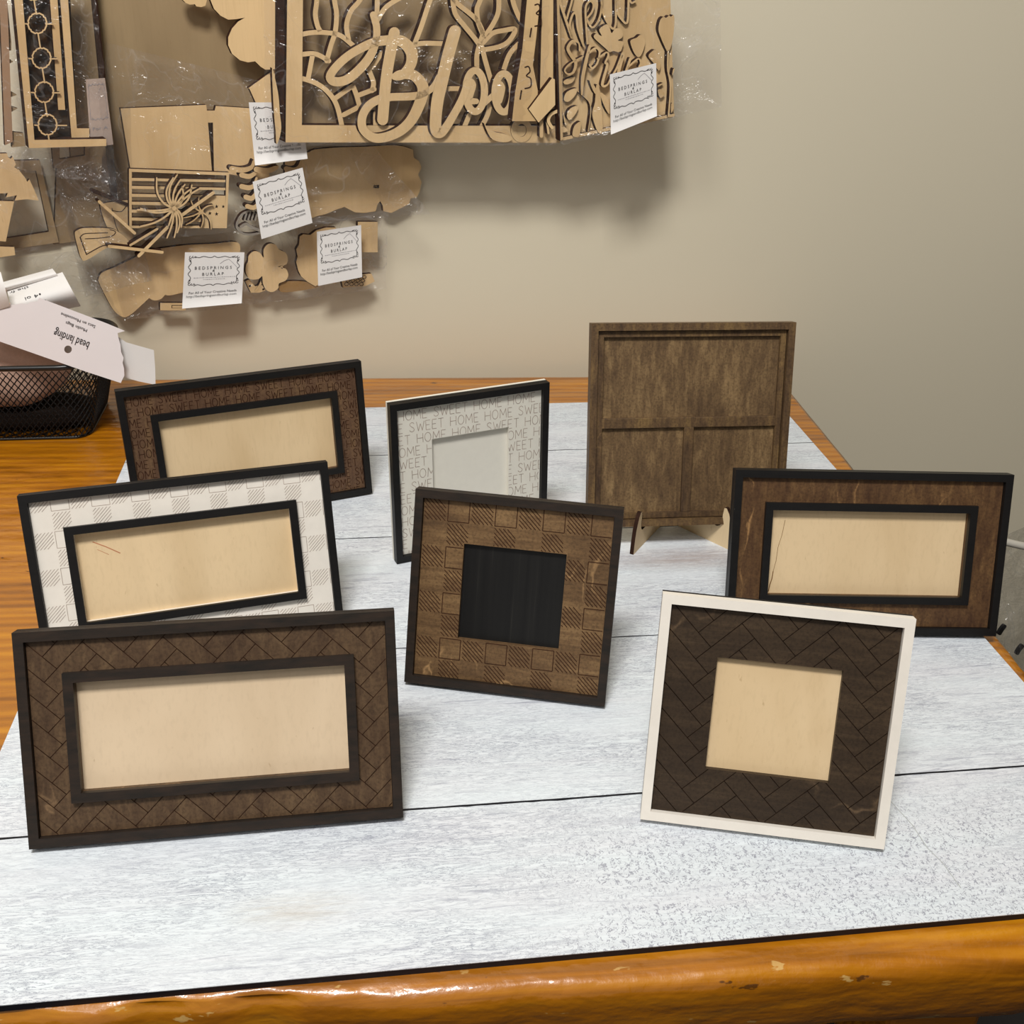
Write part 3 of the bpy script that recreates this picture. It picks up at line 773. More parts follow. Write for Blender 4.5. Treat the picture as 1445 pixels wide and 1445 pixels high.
# curled slices beside the label card
for i, (x0, x1, y, w, dy) in enumerate(((327,358,238,7.5,-4), (341,362,247,7,2), (341,362,263,7,-5), (347,362,278,7,-2), (349,366,291,6.5,-2), (362,392,239,8,3), (404,425,238,7,-4))):
    m = MB(); wribbon(m, [(x0,y), ((x0+x1)/2,y+2), (x1-3,y-2), (x1,y-7+dy)], [w, w, w*.8, w*.4], .052+.0004*i, .005, 0, 1)
    wthing('curled_slice', m, [PLYC, CHAR], ['topmost curled wooden slice, left of the corner label', 'second curled slice from the top of the stack', 'third curled slice of the stack, beside the tilted label',
           'fourth curled slice of the stack, beside the tilted label', 'lowest curled slice of the stack, above the round ribbed cutout', 'curled slice peeping out under the upper label card', 'short curled slice at the right under the upper label'][i], 'cutout')
m = MB(); wribbon(m, [(356,296), (341,303), (334,318), (340,328), (352,331), (366,329)], 3, .046, K); wribbon(m, [(340,320), (348,316), (356,321), (366,325)], 4, .0465, K)
for k in range(4): wribbon(m, [(348+k*5,301), (345+k*5,311)], 2.4, .0455, K, 0, 1, False)
wthing('ribbed_cutout', m, [mat_flat('grey_painted_ply', srgb(150,142,130), .6, .2, .1), CHAR], 'greyish round cutout with upright ribs behind the tilted label', 'cutout')
# lower bag contents
piece('boot_cutout', [catmull([(138.4,396), (143.6,385), (162,377), (185,366), (215,353), (262,346), (300,344), (335,342), (338,360), (330,385), (300,405), (262,412), (245,416)], False, 4) +
      catmull([(245,416), (238,417), (233,416)], False, 3) + catmull([(233,416), (227,422), (218,424), (210,420.5)], False, 4) + catmull([(210,421), (197.6,432.5), (183,445), (172.7,447), (160,437), (148,416), (138.4,396)], False, 4)],
      .030, 'long paddle-shaped plywood cutout with a square toe in the lowest bag')
sh = [(351,360.6), (358.4,354.4), (366.7,356.5), (372,363.7), (372,352), (379,344), (388.5,345), (393.7,352), (403,356.5), (406,365), (404,373), (393.7,377), (403,379), (407,387.6), (403,396), (393.7,400), (392.7,407), (384.4,412),
      (376,409.4), (371,400), (370,389.7), (364.6,393.8), (353,393.8), (347,385.5), (347,375), (350,369)]
piece('shamrock_cutout', [catmull(sh, True, 3), [(392,376), (399,374.5), (399,379.5)]], .036, 'pale three-leaf shamrock cutout in the lowest bag')
piece('wavy_cutout', [[(423,333.6), (428,330.5), (438,331.5), (446.6,325), (460,321), (474,321), (474,400), (452,400), (445,404), (433,397), (425,390), (421,382), (418,370), (420,362), (418,352), (422,345)]], .034,
      'upright wavy-edged plywood piece behind the rightmost lower label')
piece('plain_rectangle', [rect(505,313,533,356)], .031, 'plain plywood rectangle at the right end of the lowest bag')
piece('brown_strip', [catmull([(396,399), (420,396.5), (445,400), (449,405), (425,410), (396,412)], True, 3)], .032, 'brown toasted strip right of the shamrock', 'strip', mat_flat('toasted_ply', srgb(150,116,72), .6, .2, .15))
m = MB(); wplate(m, [[(482,396), (508,387.5), (524,386), (529,397), (516,403.5), (484,406)]], .032, K)
for k in range(4):
    for j in range(3): 
        cx, cy = 489+k*7+j*2, 401-j*5; wribbon(m, [(cx+3*math.cos(q*PI/3), cy+2.4*math.sin(q*PI/3)) for q in range(7)], .8, .0323, .0004, 1, 1, False)
wthing('honeycomb_cutout', m, [PLYC, ENGR], 'small engraved honeycomb piece in the bottom right of the lowest bag', 'cutout')
m = MB(); wplate(m, [[(346,397), (352,394), (360,404), (372,402), (377,409), (366,413), (354,413)], [(351,402), (354,402), (354,405), (351,405)], [(370,407.5), (373,406.5), (373.5,409), (370.5,410)]], .030, K)
wribbon(m, [(371,392), (367,402), (361,410)], 3, .0305, K); wthing('button_cutout', m, [PLYC, CHAR], 'small cutout with two holes below the shamrock', 'cutout')
m = MB(); wplate(m, [rect(226,427.5,262,438), rect(242,430.5,260,435)], .030, K); wplate(m, [rect(243,431.5,259,434.5)], .0301, K); wthing('slotted_block', m, [PLYC, CHAR], 'small slotted block end under the lower left label', 'cutout')

# octagon frame and its neighbours at the far left
m = MB(); outer = [(16,-60), (160,-60), (152,206), (40.8,209)]
wplate(m, [[(13.9,-60), (27,-60), (48.6,197.5), (150,196), (150,206), (40.8,209)]], .088, .008)
for i, (cx, cy) in enumerate(((47,-14), (52.6,32.9), (58.6,82), (62.3,130), (67,176))):
    R, r = 13.6, 10.2; pts = []
    for k in range(8):
        a = k*PI/4 + .06
        for da, rr in ((-.15, R), (.0, R-1.2), (.15, R)): pts.append((cx+rr*math.cos(a+da)*.98, cy+rr*math.sin(a+da)*1.08))
        
    wribbon(m, pts, 2.2, .0875, K, 0, 1, False, True)
    wribbon(m, [(cx-(13 if i else 12), cy+1), (cx-18, cy+.5)], 1.8, .0874, K, 0, 1, False); wribbon(m, [(cx+13, cy+1), (cx+(22 if i < 4 else 27), cy+1)], 1.8, .0874, K, 0, 1, False)
    wribbon(m, [(cx+1, cy+14), (cx+(4.3 if i < 4 else 2.4), cy+(34 if i < 4 else 22))], 2, .0874, K, 0, 1, False)
wthing('lattice_panel', m, [PLYC, CHAR], 'plywood frame with a chain of pierced octagons at the top left', 'cutout')
piece('dark_panel', [[(26,-60), (96,-60), (110,200), (46,201)]], .072, 'dark stained backing panel behind the chain of octagons', 'panel', ST_DARK)
piece('thin_cutout', [[(66,-60), (77,-60), (92,155), (82.3,155)]], .082, 'narrow plywood slat just right of the octagon chain', 'slat')
piece('rail_frame', [[(80,-60), (92,-60), (108.5,181), (126,181), (126,194), (101,195)]], .080, 'L-shaped plywood rail right of the narrow slat', 'frame')
piece('pink_slat', [[(-3,-60), (8,-60), (18,200), (7,205)]], .070, 'brownish plywood slat at the very left edge', 'slat', mat_birch('pinkish_ply', srgb(150,120,95), srgb(166,136,108)))
nt_ = [(9,-60), (11,0), (12,30), (14.5,34), (12,40), (12.5,60), (16,62), (16,71), (13,72), (13.5,82), (19,87), (14,90), (14.5,107), (19,108), (15,115), (16,130), (21,133), (25,134), (16.5,137), (17,147), (25,153), (18,160), (19,190), (31,190), (31,205), (18,205), (8,-60)]
piece('notched_strip', [[(9,-60), (10,0), (10,60), (16,60), (16,71), (11,72), (12,82), (19,87), (13,90), (14,128), (24,134), (15,137), (16,150), (25,153), (16,158), (17,186), (33,188), (36,206), (17,208), (14,160)] + [(7,-60)]][:1], .066,
      'notched plywood strip between the edge slat and octagon frame', 'strip', PLYD)
piece('tree_cutout', [[(-20,217), (10,216.5), (11.5,222), (15,224), (18,221), (22.5,232), (20,236), (27,240), (30,244), (35.5,251), (38.5,256.5), (41.5,253), (48,267), (54.7,283), (38,281), (20.8,283), (24,275.5), (8.5,278.5), (11,272.5), (-20,274)]], .060,
      'notched pine-tree cutout hanging at the left edge')
piece('trunk_cutout', [[(-20,283), (20,284), (14,312), (8.3,341), (-20,338)]], .057, 'tapering trunk piece below the notched tree')
piece('base_strip', [[(-20,347), (20,348.5), (21.5,360), (-20,366)]], .059, 'short plywood base strip below the tree trunk', 'strip')
piece('corner_frame', [[(72.7,200), (84,200), (84.4,225), (120,219.5), (120,200), (127,200), (127,232), (76,238)]], .050, 'plywood frame corner seen below the octagon frame', 'frame', PLYD)

# script sign "Bloo(m)"
OFF = .100
m = MB(); wplate(m, [[(406,-60), (428,-60), (426,176.5), (640,177.5), (790,177.5), (790,201.5), (403,201)]], OFF, .006)
def rb(pts, w=6.8, off=OFF-.001): wribbon(m, pts, w, off, .004)
for p in ([(446,-30), (447,0), (445,20), (448,36), (452,44)], [(470,-30), (472,0), (475,20), (473,45), (467,64), (461,86)], [(424,49), (440,46), (460,46), (480,50), (498,64)],
          [(424,77), (445,76), (464,86)], [(441,78), (435,110)], [(424,110), (445,117), (462,129), (475,148), (483,180)], [(524,-30), (508,0), (495,16), (489,36), (492,56)],
          [(532,-30), (532,16), (528,24)], [(575,-8), (556,2), (543,12), (533,28)], [(474,138), (498,121)], [(498,121), (503,134), (508,152)], [(485,162), (508,150)], [(507,134), (528,126)],
          [(525,128), (527,116), (521,98), (527,92), (539,74)], [(620,-30), (607,0), (595,36), (585,62)], [(585,63), (598,61), (628,61.5)],
          [(633,-12), (641,0), (649,8), (663,19), (674,30), (681,46), (678,58)], [(638,-10), (642,18), (655,36), (669,53), (677,64)], [(690,-30), (677,2), (673,14), (675,32), (681,48)],
          [(703,-20), (704,4), (702,21), (692,40), (682,53)], [(682,60), (695,47), (711,43), (727,41.5), (718,58), (704,66), (684,70)], [(677,62), (673,78), (673,98)], [(680,66), (685,86), (693,114)],
          [(720,-24), (724,2), (731,21), (738,33)], [(738,56), (720,75), (711,98)], [(628,125), (660,125)], [(662,163), (655,180)], [(691,148), (688,162), (679,180)], [(530,160), (530,180)]):
    rb(p)
OFFI = OFF
fr = wthing('floral_sign', m, [PLYC, CHAR], 'framed plywood sign with pierced stems and leaves at the top centre', 'sign')
piece('backing_square', [[(404,-60), (788,-60), (786,198), (408,198)]], .062, 'thin brown backing square seen through the pierced flower sign', 'panel', PLYD)
piece('stacked_edge', [[(394,-60), (402,-60), (401,200), (393,196)]], .099, 'dark edge of the plywood stack left of the flower sign', 'cutout', CHAR, th=.006)
piece('leaf_sliver', [catmull([(384,96), (388,110), (393,135), (395,160), (397,180), (394,196), (390,203), (389,185), (387,165), (385,130)], True, 3)], .104, 'thin pale sliver of wood standing beside the flower sign')
m = MB()
def sb(p, w=13.5, o=.106): wribbon(m, p, w, o, .0033, k=8)
sb([(527,21), (529,28), (531.5,39), (531,55), (524.5,75), (511,94), (490,112), (472,115), (466,107), (477.5,91), (497,75), (524.5,61), (545,57), (566,58), (580,72), (580,90), (569,105), (559,108)], [10,10,10,10,12,13,13,13,12,12,12,13,14,16,17,15,13,11])
sb([(557,108), (566,105), (584,106.5), (596.5,122), (594,141), (580,170), (559,188), (531.5,195), (513.5,184), (511,166), (520,149.5), (535.6,140), (552,137), (584,135.6), (600,131), (612,122), (620,108)], [10,13,15,16,16,15,14,13,12,12,12,12,11,11,9,9,9], .1061)
sb([(556.5,46), (552,69), (545,111), (540,169)], 15.5, .1062)
sb([(642,44), (632.6,77.5), (623,118), (617,145), (614.6,180), (620,188), (628.5,181), (642,159), (653,138), (660,118)], [17,17,17,17,16,14,12,11,11,11], .1063)
ell = lambda cx, cy, rx, ry, a=0: [(cx+rx*math.cos(t*PI/8+a), cy+ry*math.sin(t*PI/8+a)) for t in range(16)]
def ring(cx, cy, rx, ry, w, o):
    wribbon(m, ell(cx, cy, rx, ry), w, o, .0033, 0, 1, True, True, 3)
ring(670.5, 128.5, 13.2, 29, 10, .1060); ring(711, 131, 12.5, 27, 10, .1058)
sb([(661,113), (666,120), (662,140), (672,143)], [8,12,10,8], .1059); sb([(702,116), (707,124), (704,142)], [8,12,10], .1057); sb([(683,146), (692,138), (701,130)], 8, .1056)
wthing('script_lettering', m, [PLYC, CHAR], 'large cursive wooden word starting Bloo laid over the flower sign', 'lettering')
piece('crescent_cutout', [catmull([(683,174), (688,180), (698,186), (712,189), (723,194), (718,200), (704,200), (692,194)], True, 3)], .107, 'small crescent offcut at the foot of the flower sign')
m = MB(); ring(736, 184, 11, 13, 8, .101); wthing('ring_cutout', m, [PLYC, CHAR], 'curved ring piece at the bottom right of the flower sign', 'cutout')
def bumps(cx, y0, s=1): return None
def plank(name, poly, off, label, bs):
    m = MB(); wplate(m, [poly], off, .006)
    for (x, y, sc, f) in bs:
        wribbon(m, [(x,y-15*sc), (x+5*sc,y-16*sc), (x+7*sc,y-9*sc), (x+2*sc,y-3*sc), (x+8*sc,y+1*sc), (x+8*sc,y+12*sc), (x,y+15*sc)], 1.6, off+.0004, .0006, 1, 1)
        wribbon(m, [(x-5*sc,y+18*sc), (x-7*sc,y+30*sc)], 1.8, off+.0004, .0006, 1, 1)
    return wthing(name, m, [PLYC, CHAR], label, 'plank')
plank('curved_plank', [(748,-60), (765,-60), (762,0), (757,50), (752,92), (759,128), (757.5,171), (722.5,171), (727,130), (737,70), (743.5,0)], .116, 'tall plywood plank with scroll cuts beside the flower sign', [(741,110,1,0), (755,22,1,0)])
piece('narrow_plank', [[(768,-60), (781,-60), (780.5,110), (779,140), (762,128), (765,0)]], .112, 'narrow upright plank left of the spring board', 'plank')
piece('slanted_block', [[(779,110), (783,112), (783.5,148), (760,173), (746,154)]], .119, 'slanted plywood offcut between the flower sign and the spring board', 'offcut')
m = MB(); wribbon(m, [(786,157), (777,162), (774,171), (779,180)], 4.5, .113, K); wribbon(m, [(764,172), (764,192)], 5, .112, K, 0, 1, False); wribbon(m, [(772,172), (774,188)], 3, .111, K, 0, 1, False)
wthing('hook_cutout', m, [PLYC, CHAR], 'little hooked offcut below the slanted block', 'offcut')

# "hello Spring" board
HO = .112
m = MB(); wplate(m, [[(783,-60), (944,-60), (951.5,165), (790.5,199)]], HO, .005); wplate(m, [[(784,-60), (787.5,-60), (794.5,197), (791,198.5)]], HO+.006, .006); wplate(m, [[(793,194), (952,160), (952,164), (793,198.5)]], HO+.003, .003)
board = wthing('spring_board', m, [PLYC, CHAR], 'tall plywood board carrying cursive spring words, tulips and leaves at the top right', 'sign')
def z760(pts): return [(760+x/7.225, y/7.225) for x, y in pts]
def relief(name, strokes=(), plates=(), off=HO+.005, th=.004, label=None):
    m = MB()
    for pts, w in strokes: wribbon(m, z760(pts), [q*.88 for q in w] if isinstance(w, list) else w*.88, off, th*.8)
    for p in plates: wplate(m, [catmull(z760(p), True, 3)], off, th)
    return wthing(name, m, [PLYC, CHAR], label, None, board)
relief('hello_word', [([(195,-200), (215,0), (260,150), (340,385)], 4.0), ([(345,-200), (350,-40), (300,150), (290,190)], 3.2), ([(340,385), (318,260), (350,145), (385,150), (402,300), (462,470)], 3.4),
       ([(500,460), (488,300), (480,80), (525,12), (560,45), (545,120), (490,190)], 3.2), ([(490,190), (545,280), (610,210), (645,60), (640,-150)], 3.2), ([(640,-150), (655,120), (745,285), (785,250), (788,80), (785,-150)], 3.4),
       ([(785,-150), (800,100), (850,200), (905,225), (918,0), (920,-150)], 3.4), ([(930,0), (950,30), (990,10)], 3)])
relief('spring_word', [([(418,515), (410,440), (350,418), (300,490), (335,570), (380,640), (355,735), (300,755), (268,715), (320,650), (455,575)], [2.4,2.4,4.5,5,5,5,4,2.6,2.4,2.2,2]), ([(522,470), (480,640), (450,800), (442,962)], [4,5.5,5.5,3]),
       ([(510,545), (580,490), (622,530), (600,640), (550,695), (520,660)], 3), ([(600,600), (690,535), (712,565), (680,640), (700,665), (650,860), (700,865), (740,790), (800,690), (858,545)], [2.4,2.6,3,3,4,4.5,2.6,2.4,3.4,4.4]),
       ([(935,600), (895,720)], 4), ([(860,560), (815,735)], 5), ([(900,700), (960,640), (1020,598), (1042,640), (1025,680)], 2.6)], off=HO+.010, th=.003)
relief('clover_flower', plates=[[(562,375), (590,342), (645,368), (618,300), (690,248), (722,275), (745,338), (780,292), (835,290), (860,340), (850,385), (808,412), (862,425), (858,470), (830,532), (765,520), (722,532), (690,500), (605,425)]])
relief('tulip', plates=[[(935,425), (962,398), (1000,385), (1030,358), (1062,362), (1085,420), (1072,500), (1040,570), (1005,578), (965,520)]])
relief('tulip', plates=[[(1120,575), (1150,530), (1195,508), (1232,580), (1244,670), (1225,720), (1170,640)]])
relief('tulip', [([(1322,510), (1318,700), (1345,880), (1325,1185)], 2.6)], [[(1222,300), (1240,205), (1275,172), (1300,182), (1330,158), (1350,170), (1380,155), (1384,260), (1362,430), (1325,530), (1298,500), (1245,380)]])
relief('stem', [([(240,760), (238,900), (245,1100), (275,1270)], 1.6)]); relief('stem', [([(400,930), (480,1000), (520,1050), (532,1150), (505,1340)], 1.2)])
for pl in ([(250,835), (300,800), (372,782), (345,840), (280,862)], [(258,1005), (290,935), (392,898), (378,965), (318,1030), (275,1035)], [(288,1175), (325,1105), (400,1080), (385,1150), (318,1225)],
        [(345,1375), (365,1285), (428,1238), (432,1300), (412,1392), (370,1395)], [(246,1350), (250,1290), (300,1330)],
        [(588,870), (618,900), (634,1000), (648,1150), (652,1345), (605,1345), (560,1230), (548,1140), (575,1040)], [(520,822), (560,860), (595,930), (580,960), (545,900)], [(625,940), (705,1000), (722,1080), (720,1165), (665,1070)],
        [(1215,920), (1250,912), (1285,960), (1240,1000)], [(1215,870), (1270,845), (1262,858), (1225,884)], [(1372,705), (1388,700), (1375,745), (1362,765)], [(1352,1060), (1372,1058), (1376,1110), (1352,1150)]):
    relief('leaf', [], [pl])

# ------------------------------------------------------------------ clear bags with their paper labels
def clamp(v, a, b): return max(a, min(b, v))
def film_bag(quad, off, label, amp=.004, nx=44, ny=34, name='clear_bag', mat=None, group=None, seed=0, back=None):
    """a pouch of two thin wrinkled sheets; quad = TL TR BR BL in outline units"""
    m = MB(); TL, TR_, BR, BL = quad
    for side_ in (0, 1):
        vs = []
        for j in range(ny+1):
            for i in range(nx+1):
                u, v = i/nx, j/ny
                x = (TL[0]*(1-u)+TR_[0]*u)*(1-v) + (BL[0]*(1-u)+BR[0]*u)*v; y = (TL[1]*(1-u)+TR_[1]*u)*(1-v) + (BL[1]*(1-u)+BR[1]*u)*v
                e = min(u, 1-u, 1-v)*2; e = min(1, e*4)
                wr = amp*(MN.noise(Vector((x*.022+seed, y*.018, side_*3))) + .5*MN.noise(Vector((x*.07, y*.05+seed, side_*5))) + .35*abs(MN.noise(Vector((x*.05+y*.06, y*.02, seed)))))
                x += 2.5*MN.noise(Vector((y*.05, seed, 1))) if u in (0, 1) else 0; y += 2.0*MN.noise(Vector((x*.05, seed, 2))) if v == 1 else 0
                vs.append(W(x, y, off*HANG + (.0035+abs(wr))*e if side_ == 0 else off*HANG*(1-e) + (back*HANG+wr*.3)*e))
        fs = [(j*(nx+1)+i, j*(nx+1)+i+1, (j+1)*(nx+1)+i+1, (j+1)*(nx+1)+i) for j in range(ny) for i in range(nx)]
        m.add(vs, fs, 0, True)
    return wthing(name, m, [mat or FILM], label, 'bag', None, group)
def label_card(quad, off, parent, curl=0, hide=0, lab=None, plain=False):
    """paper label, TL TR BR BL; printed with the seal, the words and the web address"""
    m = MB(); TL, TR_, BR, BL = quad
    off = off*HANG + .004
    def P(u, v, d=0):
        x = (TL[0]*(1-u)+TR_[0]*u)*(1-v) + (BL[0]*(1-u)+BR[0]*u)*v; y = (TL[1]*(1-u)+TR_[1]*u)*(1-v) + (BL[1]*(1-u)+BR[1]*u)*v
        return W(x, y, off + d + curl*max(0, v-.75)**2*.25 + .0006*math.sin(u*5+1))
    N = 12
    for d, flip in ((0, 0), (-.0003, 1)):
        vs = [P(i/N, j/N, d) for j in range(N+1) for i in range(N+1)]
        m.add(vs, [(j*(N+1)+i, j*(N+1)+i+1, (j+1)*(N+1)+i+1, (j+1)*(N+1)+i) for j in range(N) for i in range(N)], 0, True)
    ep = .00025; f = lambda x, y: P(x, y/1.13, ep)
    def line(pts, w, mi):
        L, R = ribbon_loop(pts, w)
        for i in range(len(pts)-1): m.add([f(*L[i]), f(*L[i+1]), f(*R[i+1]), f(*R[i])], [(0,1,2,3)], mi)
    H = .64
    top_ = catmull([(.17,.085), (.24,.11), (.32,.085), (.40,.105), (.46,.105), (.50,.08), (.54,.105), (.60,.105), (.68,.085), (.76,.11), (.83,.085)], False, 4)
    line(top_, .010, 1); line([(x, H+.01-(y-.085)*1.0+.04) for x, y in top_], .010, 1)
    sd = catmull([(.09,.16), (.115,.22), (.07,.30), (.11,.37), (.07,.44), (.115,.52), (.09,.59)], False, 4)
    line(sd, .010, 1); line([(1-x, y) for x, y in sd], .010, 1)
    for cx, cy, sx, sy in ((.10,.10,1,1), (.90,.10,-1,1), (.10,.65,1,-1), (.90,.65,-1,-1)):
        for a, b, r in ((.0,.0,.022), (.045,-.004,.018), (-.006,.045,.018), (.085,.0,.012), (0,.08,.012)):
            line([(cx+sx*a+r*math.cos(t*PI/4), cy+sy*b+r*math.sin(t*PI/4)) for t in range(7)], .009, 1)
    line([(.60,.24), (.665,.18), (.74,.145), (.80,.21), (.90,.34)], .007, 2)
    if plain:
        put_text(m, 'For A', .5, .83, .7, .050, 0, f, 1)
        o = m.build('label_card', [mat_flat('veiled_paper', srgb(176,158,146), .7, .1), INKG, INKG]); o.parent = parent; o.matrix_parent_inverse = Matrix.Translation(-parent.location); o['label'] = lab; return o  # paper toned down in colour to paint in the cloudy film's veil
    put_text(m, 'B E D S P R I N G S', .49, .325, .62, .062, 0, f, 1)
    put_text(m, '&', .50, .385, .04, .045, .3, f, 1)
    put_text(m, 'B U R L A P', .49, .455, .36, .062, 0, f, 1)
    for y, a, b in ((.525,.17,.86), (.565,.33,.70)):
        x = a
        while x < b:
            q = random.uniform(.010, .03); line([(x, y), (x+q, y)], .010, 2); x += q+.014
    put_text(m, 'For All of Your Creative Needs', .50, .83, .80, .050, 0, f, 1)
    put_text(m, 'http://bedspringsandburlap.com', .48, .90, .84, .050, 0, f, 1)
    o = m.build('label_card', [PAPER, INK, INKG])
    if parent: o.parent = parent; o.matrix_parent_inverse = Matrix.Translation(-parent.location)
    if lab: o['label'] = lab
    return o
b1 = film_bag([(372,-60), (792,-60), (786,205), (374,206)], .110, 'clear bag around the flower sign, hanging at the top centre', seed=1, back=0.058)
b2 = film_bag([(778,-60), (1016,-60), (1018,150), (790,206)], .124, 'clear bag around the spring board, wider than its contents, at the top right', seed=2, back=0.098, amp=.006)
b3 = film_bag([(150,60), (470,140), (608,302), (140,345)], .072, 'clear bag around the striped flag and scalloped plaque', seed=3, back=0.018)
b4 = film_bag([(146,352), (548,296), (545,407), (176,452)], .040, 'lowest clear bag, holding the shamrock and paddle cutouts', seed=4, back=0.02, amp=.003)
b5 = film_bag([(-20,-60), (128,-60), (166,262), (-20,235)], .098, 'clear bag around the octagon frame at the far left', seed=5, back=0.06, amp=.006)
b6 = film_bag([(-20,200), (70,215), (120,345), (-20,372)], .066, 'clear bag around the tree cutout at the left edge', seed=6, back=0.009)
film_bag([(62,190), (150,180), (215,395), (120,420)], .050, 'loose crumpled clear bag hanging between tree and flag', seed=8, back=0.04, amp=.008, mat=FILMG)
film_bag([(20,365), (120,352), (170,445), (110,470)], .030, 'cloudy bag end behind the torn cards', seed=9, back=0.016, amp=.008, mat=FILMG)
label_card([(351,145), (392,145), (431,225), (359,233)] if False else [(351,144.5), (424,144.5), (434,224), (360,233.5)], .0760, b3, .3, lab='white printed label, half behind the flower sign bag')
label_card([(356.5,256.5), (427,236.5), (441,314.5), (369,337.5)], .0790, b3, 0, lab='white printed label, tilted, centre of the pile')
label_card([(261,356), (345,356), (341,428), (257,435.5)], .0480, b4, .3, lab='white printed label, level, over the paddle cutout')
label_card([(447,327), (509.5,317.5), (511,391), (449,403.5)], .0480, b4, 0, lab='white printed label, right end of the lowest bag')
label_card([(860.5,105), (926,89), (927,164), (862,190)], .1360, b2, .2, lab='white printed label on the spring board bag')
label_card([(121,112), (148,110), (160,204), (128,208)], .0700, b5, 0, lab='faint folded label inside the octagon frame bag', plain=True)

# ------------------------------------------------------------------ torn header cards above the basket
def sheet(name, poly, offf, label, cat, mat=CARD, holes=(), th=.0006, texts=(), ink=INK, extra=None, grid=None):
    """paper whose distance from the wall varies over its face"""
    m = MB()
    F = lambda x, y: W(x, y, offf(x, y)); B = lambda x, y: W(x, y, offf(x, y)-th)
    slab2d(m, [poly]+list(holes), F, B, 0, 0)
    T_ = lambda x, y: W(x, y, offf(x, y)+.0004)
    for s, cx, cy, w_, h_, a in texts: put_text(m, s, cx, cy, w_, h_, a, T_, 1)
    if extra: extra(m, T_)
    return wthing(name, m, [mat, ink], label, cat)
ang = math.radians(180+21)
hd = [(0,428), (-30,440), (-30,478), (0,482), (60,503), (120,524), (170.5,540.5), (172,537), (175.5,530), (175,520), (173,512), (174.5,505), (171,497), (170,487), (167,476), (166,470), (176.5,467), (150,456), (100,437), (55,420), (53,425), (45,426), (38,429), (30,428), (20,430), (12,429)]
circ = [(96+5.4*math.cos(k*PI/10), 493+5.4*math.sin(k*PI/10)) for k in range(20)]
sheet('header_card', hd, lambda x, y: .172+.0001*(y-480), 'white torn header card with upside-down print, lying over the basket', 'card', CARD, [circ],
      texts=[('bead landing', 100.5, 479, 52, 11.5, ang), ('Muslin Bags', 107.5, 461, 32, 4.2, ang), ('Sacs en Mousseline', 110, 452, 52, 4.2, ang), ('TM', 77.5, 468.5, 3, 1.8, ang)])
sheet('folded_card', [(82,478), (165,474), (178,483), (217,494), (219,520), (219.5,543), (195,538), (160,528), (84,504)], lambda x, y: .1660, 'plain white folded card sticking out at the right behind the header card', 'card', PAPER)
def curlsheet(name, TL, TR_, BR, BL, off, label, texts=(), dots=(), amp=.02, mat=PAPER):
    m = MB(); N = 24
    def P(u, v, d=0):
        x = (TL[0]*(1-u)+TR_[0]*u)*(1-v) + (BL[0]*(1-u)+BR[0]*u)*v; y = (TL[1]*(1-u)+TR_[1]*u)*(1-v) + (BL[1]*(1-u)+BR[1]*u)*v
        return W(x, y, off + amp*math.sin(v*PI*.85) + d)
    for d in (0, -.0004):
        m.add([P(i/N, j/N, d) for j in range(N+1) for i in range(N+1)], [(j*(N+1)+i, j*(N+1)+i+1, (j+1)*(N+1)+i+1, (j+1)*(N+1)+i) for j in range(N) for i in range(N)], 0, True)
    for s, cx, cy, w_, h_, a in texts: put_text(m, s, cx, cy, w_, h_, a, lambda x, y: P(x, y, .0004), 1)
    for cx, cy in dots: m.add([P(cx+.016*math.cos(k*PI/5), cy+.028*math.sin(k*PI/5), .0004) for k in range(10)], [tuple(range(10))], 1)
    return wthing(name, m, [mat, INK], label, 'paper')
curlsheet('curled_wrapper', (10,410), (88,384), (114,432), (20,452), .135, 'curled white wrapper printed with bullet points behind the header card',
          texts=[('4 oi', .36, .42, .22, .10, PI), ('the fr', .20, .10, .34, .07, PI), ('M', .40, .70, .14, .12, PI)], dots=[(.50,.40), (.54,.62)], amp=.024)
curlsheet('curled_flap', (4,398), (74,379), (84,392), (8,412), .128, 'grey-white back flap of the curled wrapper', amp=.012)
curlsheet('paper_strip', (-30,372), (1,384), (14,432), (-30,446), .165, 'white folded paper strip at the left edge above the header card', amp=.008)

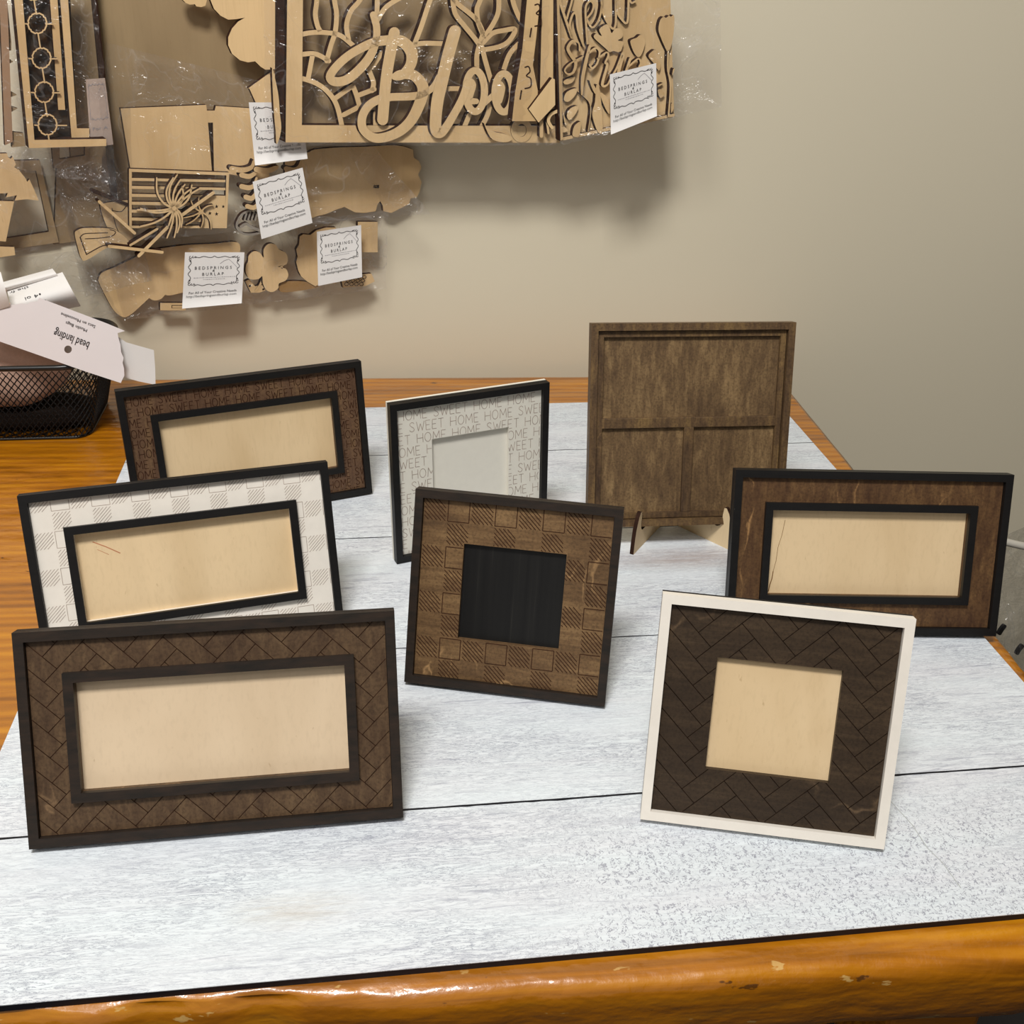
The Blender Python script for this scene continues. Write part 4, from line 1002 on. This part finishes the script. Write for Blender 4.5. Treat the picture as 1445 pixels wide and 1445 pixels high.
# ------------------------------------------------------------------ right side: cable and bag beside the table
m = MB(); pts = []
for px, py, of in ((1330,744,.15), (1360,751,.15), (1390,758,.15), (1420,765,.15), (1450,772,.15), (1490,782,.15), (1540,800,.15)):
    pts.append(W(px, py, of))
P3 = []
for i in range(len(pts)-1):
    for k in range(5): P3.append(pts[i].lerp(pts[i+1], k/5))
m.tube(P3, .0039, 12); wthing('white_cable', m, [CABLE], 'thick white cable running past the right side of the table', 'cable')
b7 = film_bag([(1385,770), (1500,720), (1520,1010), (1372,960)], .200, 'cloudy plastic bag hanging beside the right table edge', seed=12, back=0.19, amp=.012, mat=FILMG)
for px, py, dx, dy in ((1414,890,5,-9), (1439,918,5,-9)):
    m = MB(); wribbon(m, [(px-3,py+4), (px,py-1), (px+4,py-6)], 5, .212, .002)
    o = m.build('handle_slot', [DARKF, DARKF]); o.parent = b7; o.matrix_parent_inverse = Matrix.Translation(-b7.location); o['label'] = 'dark punched hanging slot'

# ------------------------------------------------------------------ light
w = bpy.data.worlds.new('room_light'); scene.world = w; w.use_nodes = True
bg = w.node_tree.nodes['Background']; bg.inputs[0].default_value = (1.0, .965, .91, 1); bg.inputs[1].default_value = .33
def area(name, loc, target, size, sizey, power, col):
    l = bpy.data.lights.new(name, 'AREA'); l.shape = 'RECTANGLE'; l.size = size; l.size_y = sizey; l.energy = power; l.color = col
    o = bpy.data.objects.new(name, l); o.location = loc; d = Vector(target)-Vector(loc)
    o.rotation_euler = d.to_track_quat('-Z', 'Y').to_euler(); COL.objects.link(o); return o
area('ceiling_light', (-.22, -.58, 1.66), (-.30, .50, .1), .44, .30, 31, (1, .975, .935))
area('ceiling_light', (-.9, -1.2, 1.62), (.0, .2, 0), .8, .3, 4, (.98, .98, 1))
scene.view_settings.view_transform = 'Standard'; scene.view_settings.look = 'None'
scene.view_settings.gamma = 1; scene.view_settings.use_curve_mapping = False
scene.view_settings.exposure = 0

# repeats of one kind carry a shared group
for nm, g in (('picture_frame', 'small leaning picture frames on the white plank board'), ('craft_stick', 'loose wooden sticks around the striped flag'), ('curled_slice', 'stack of curled wooden slices'),
              ('firework_burst', 'firework bursts on the striped flag'), ('clear_bag', 'clear bags of wooden cutouts'), ('scalloped_plaque', 'large scalloped plywood plaques')):
    for o in scene.objects:
        if o.parent is None and o.name.split('.')[0] == nm: o['group'] = g
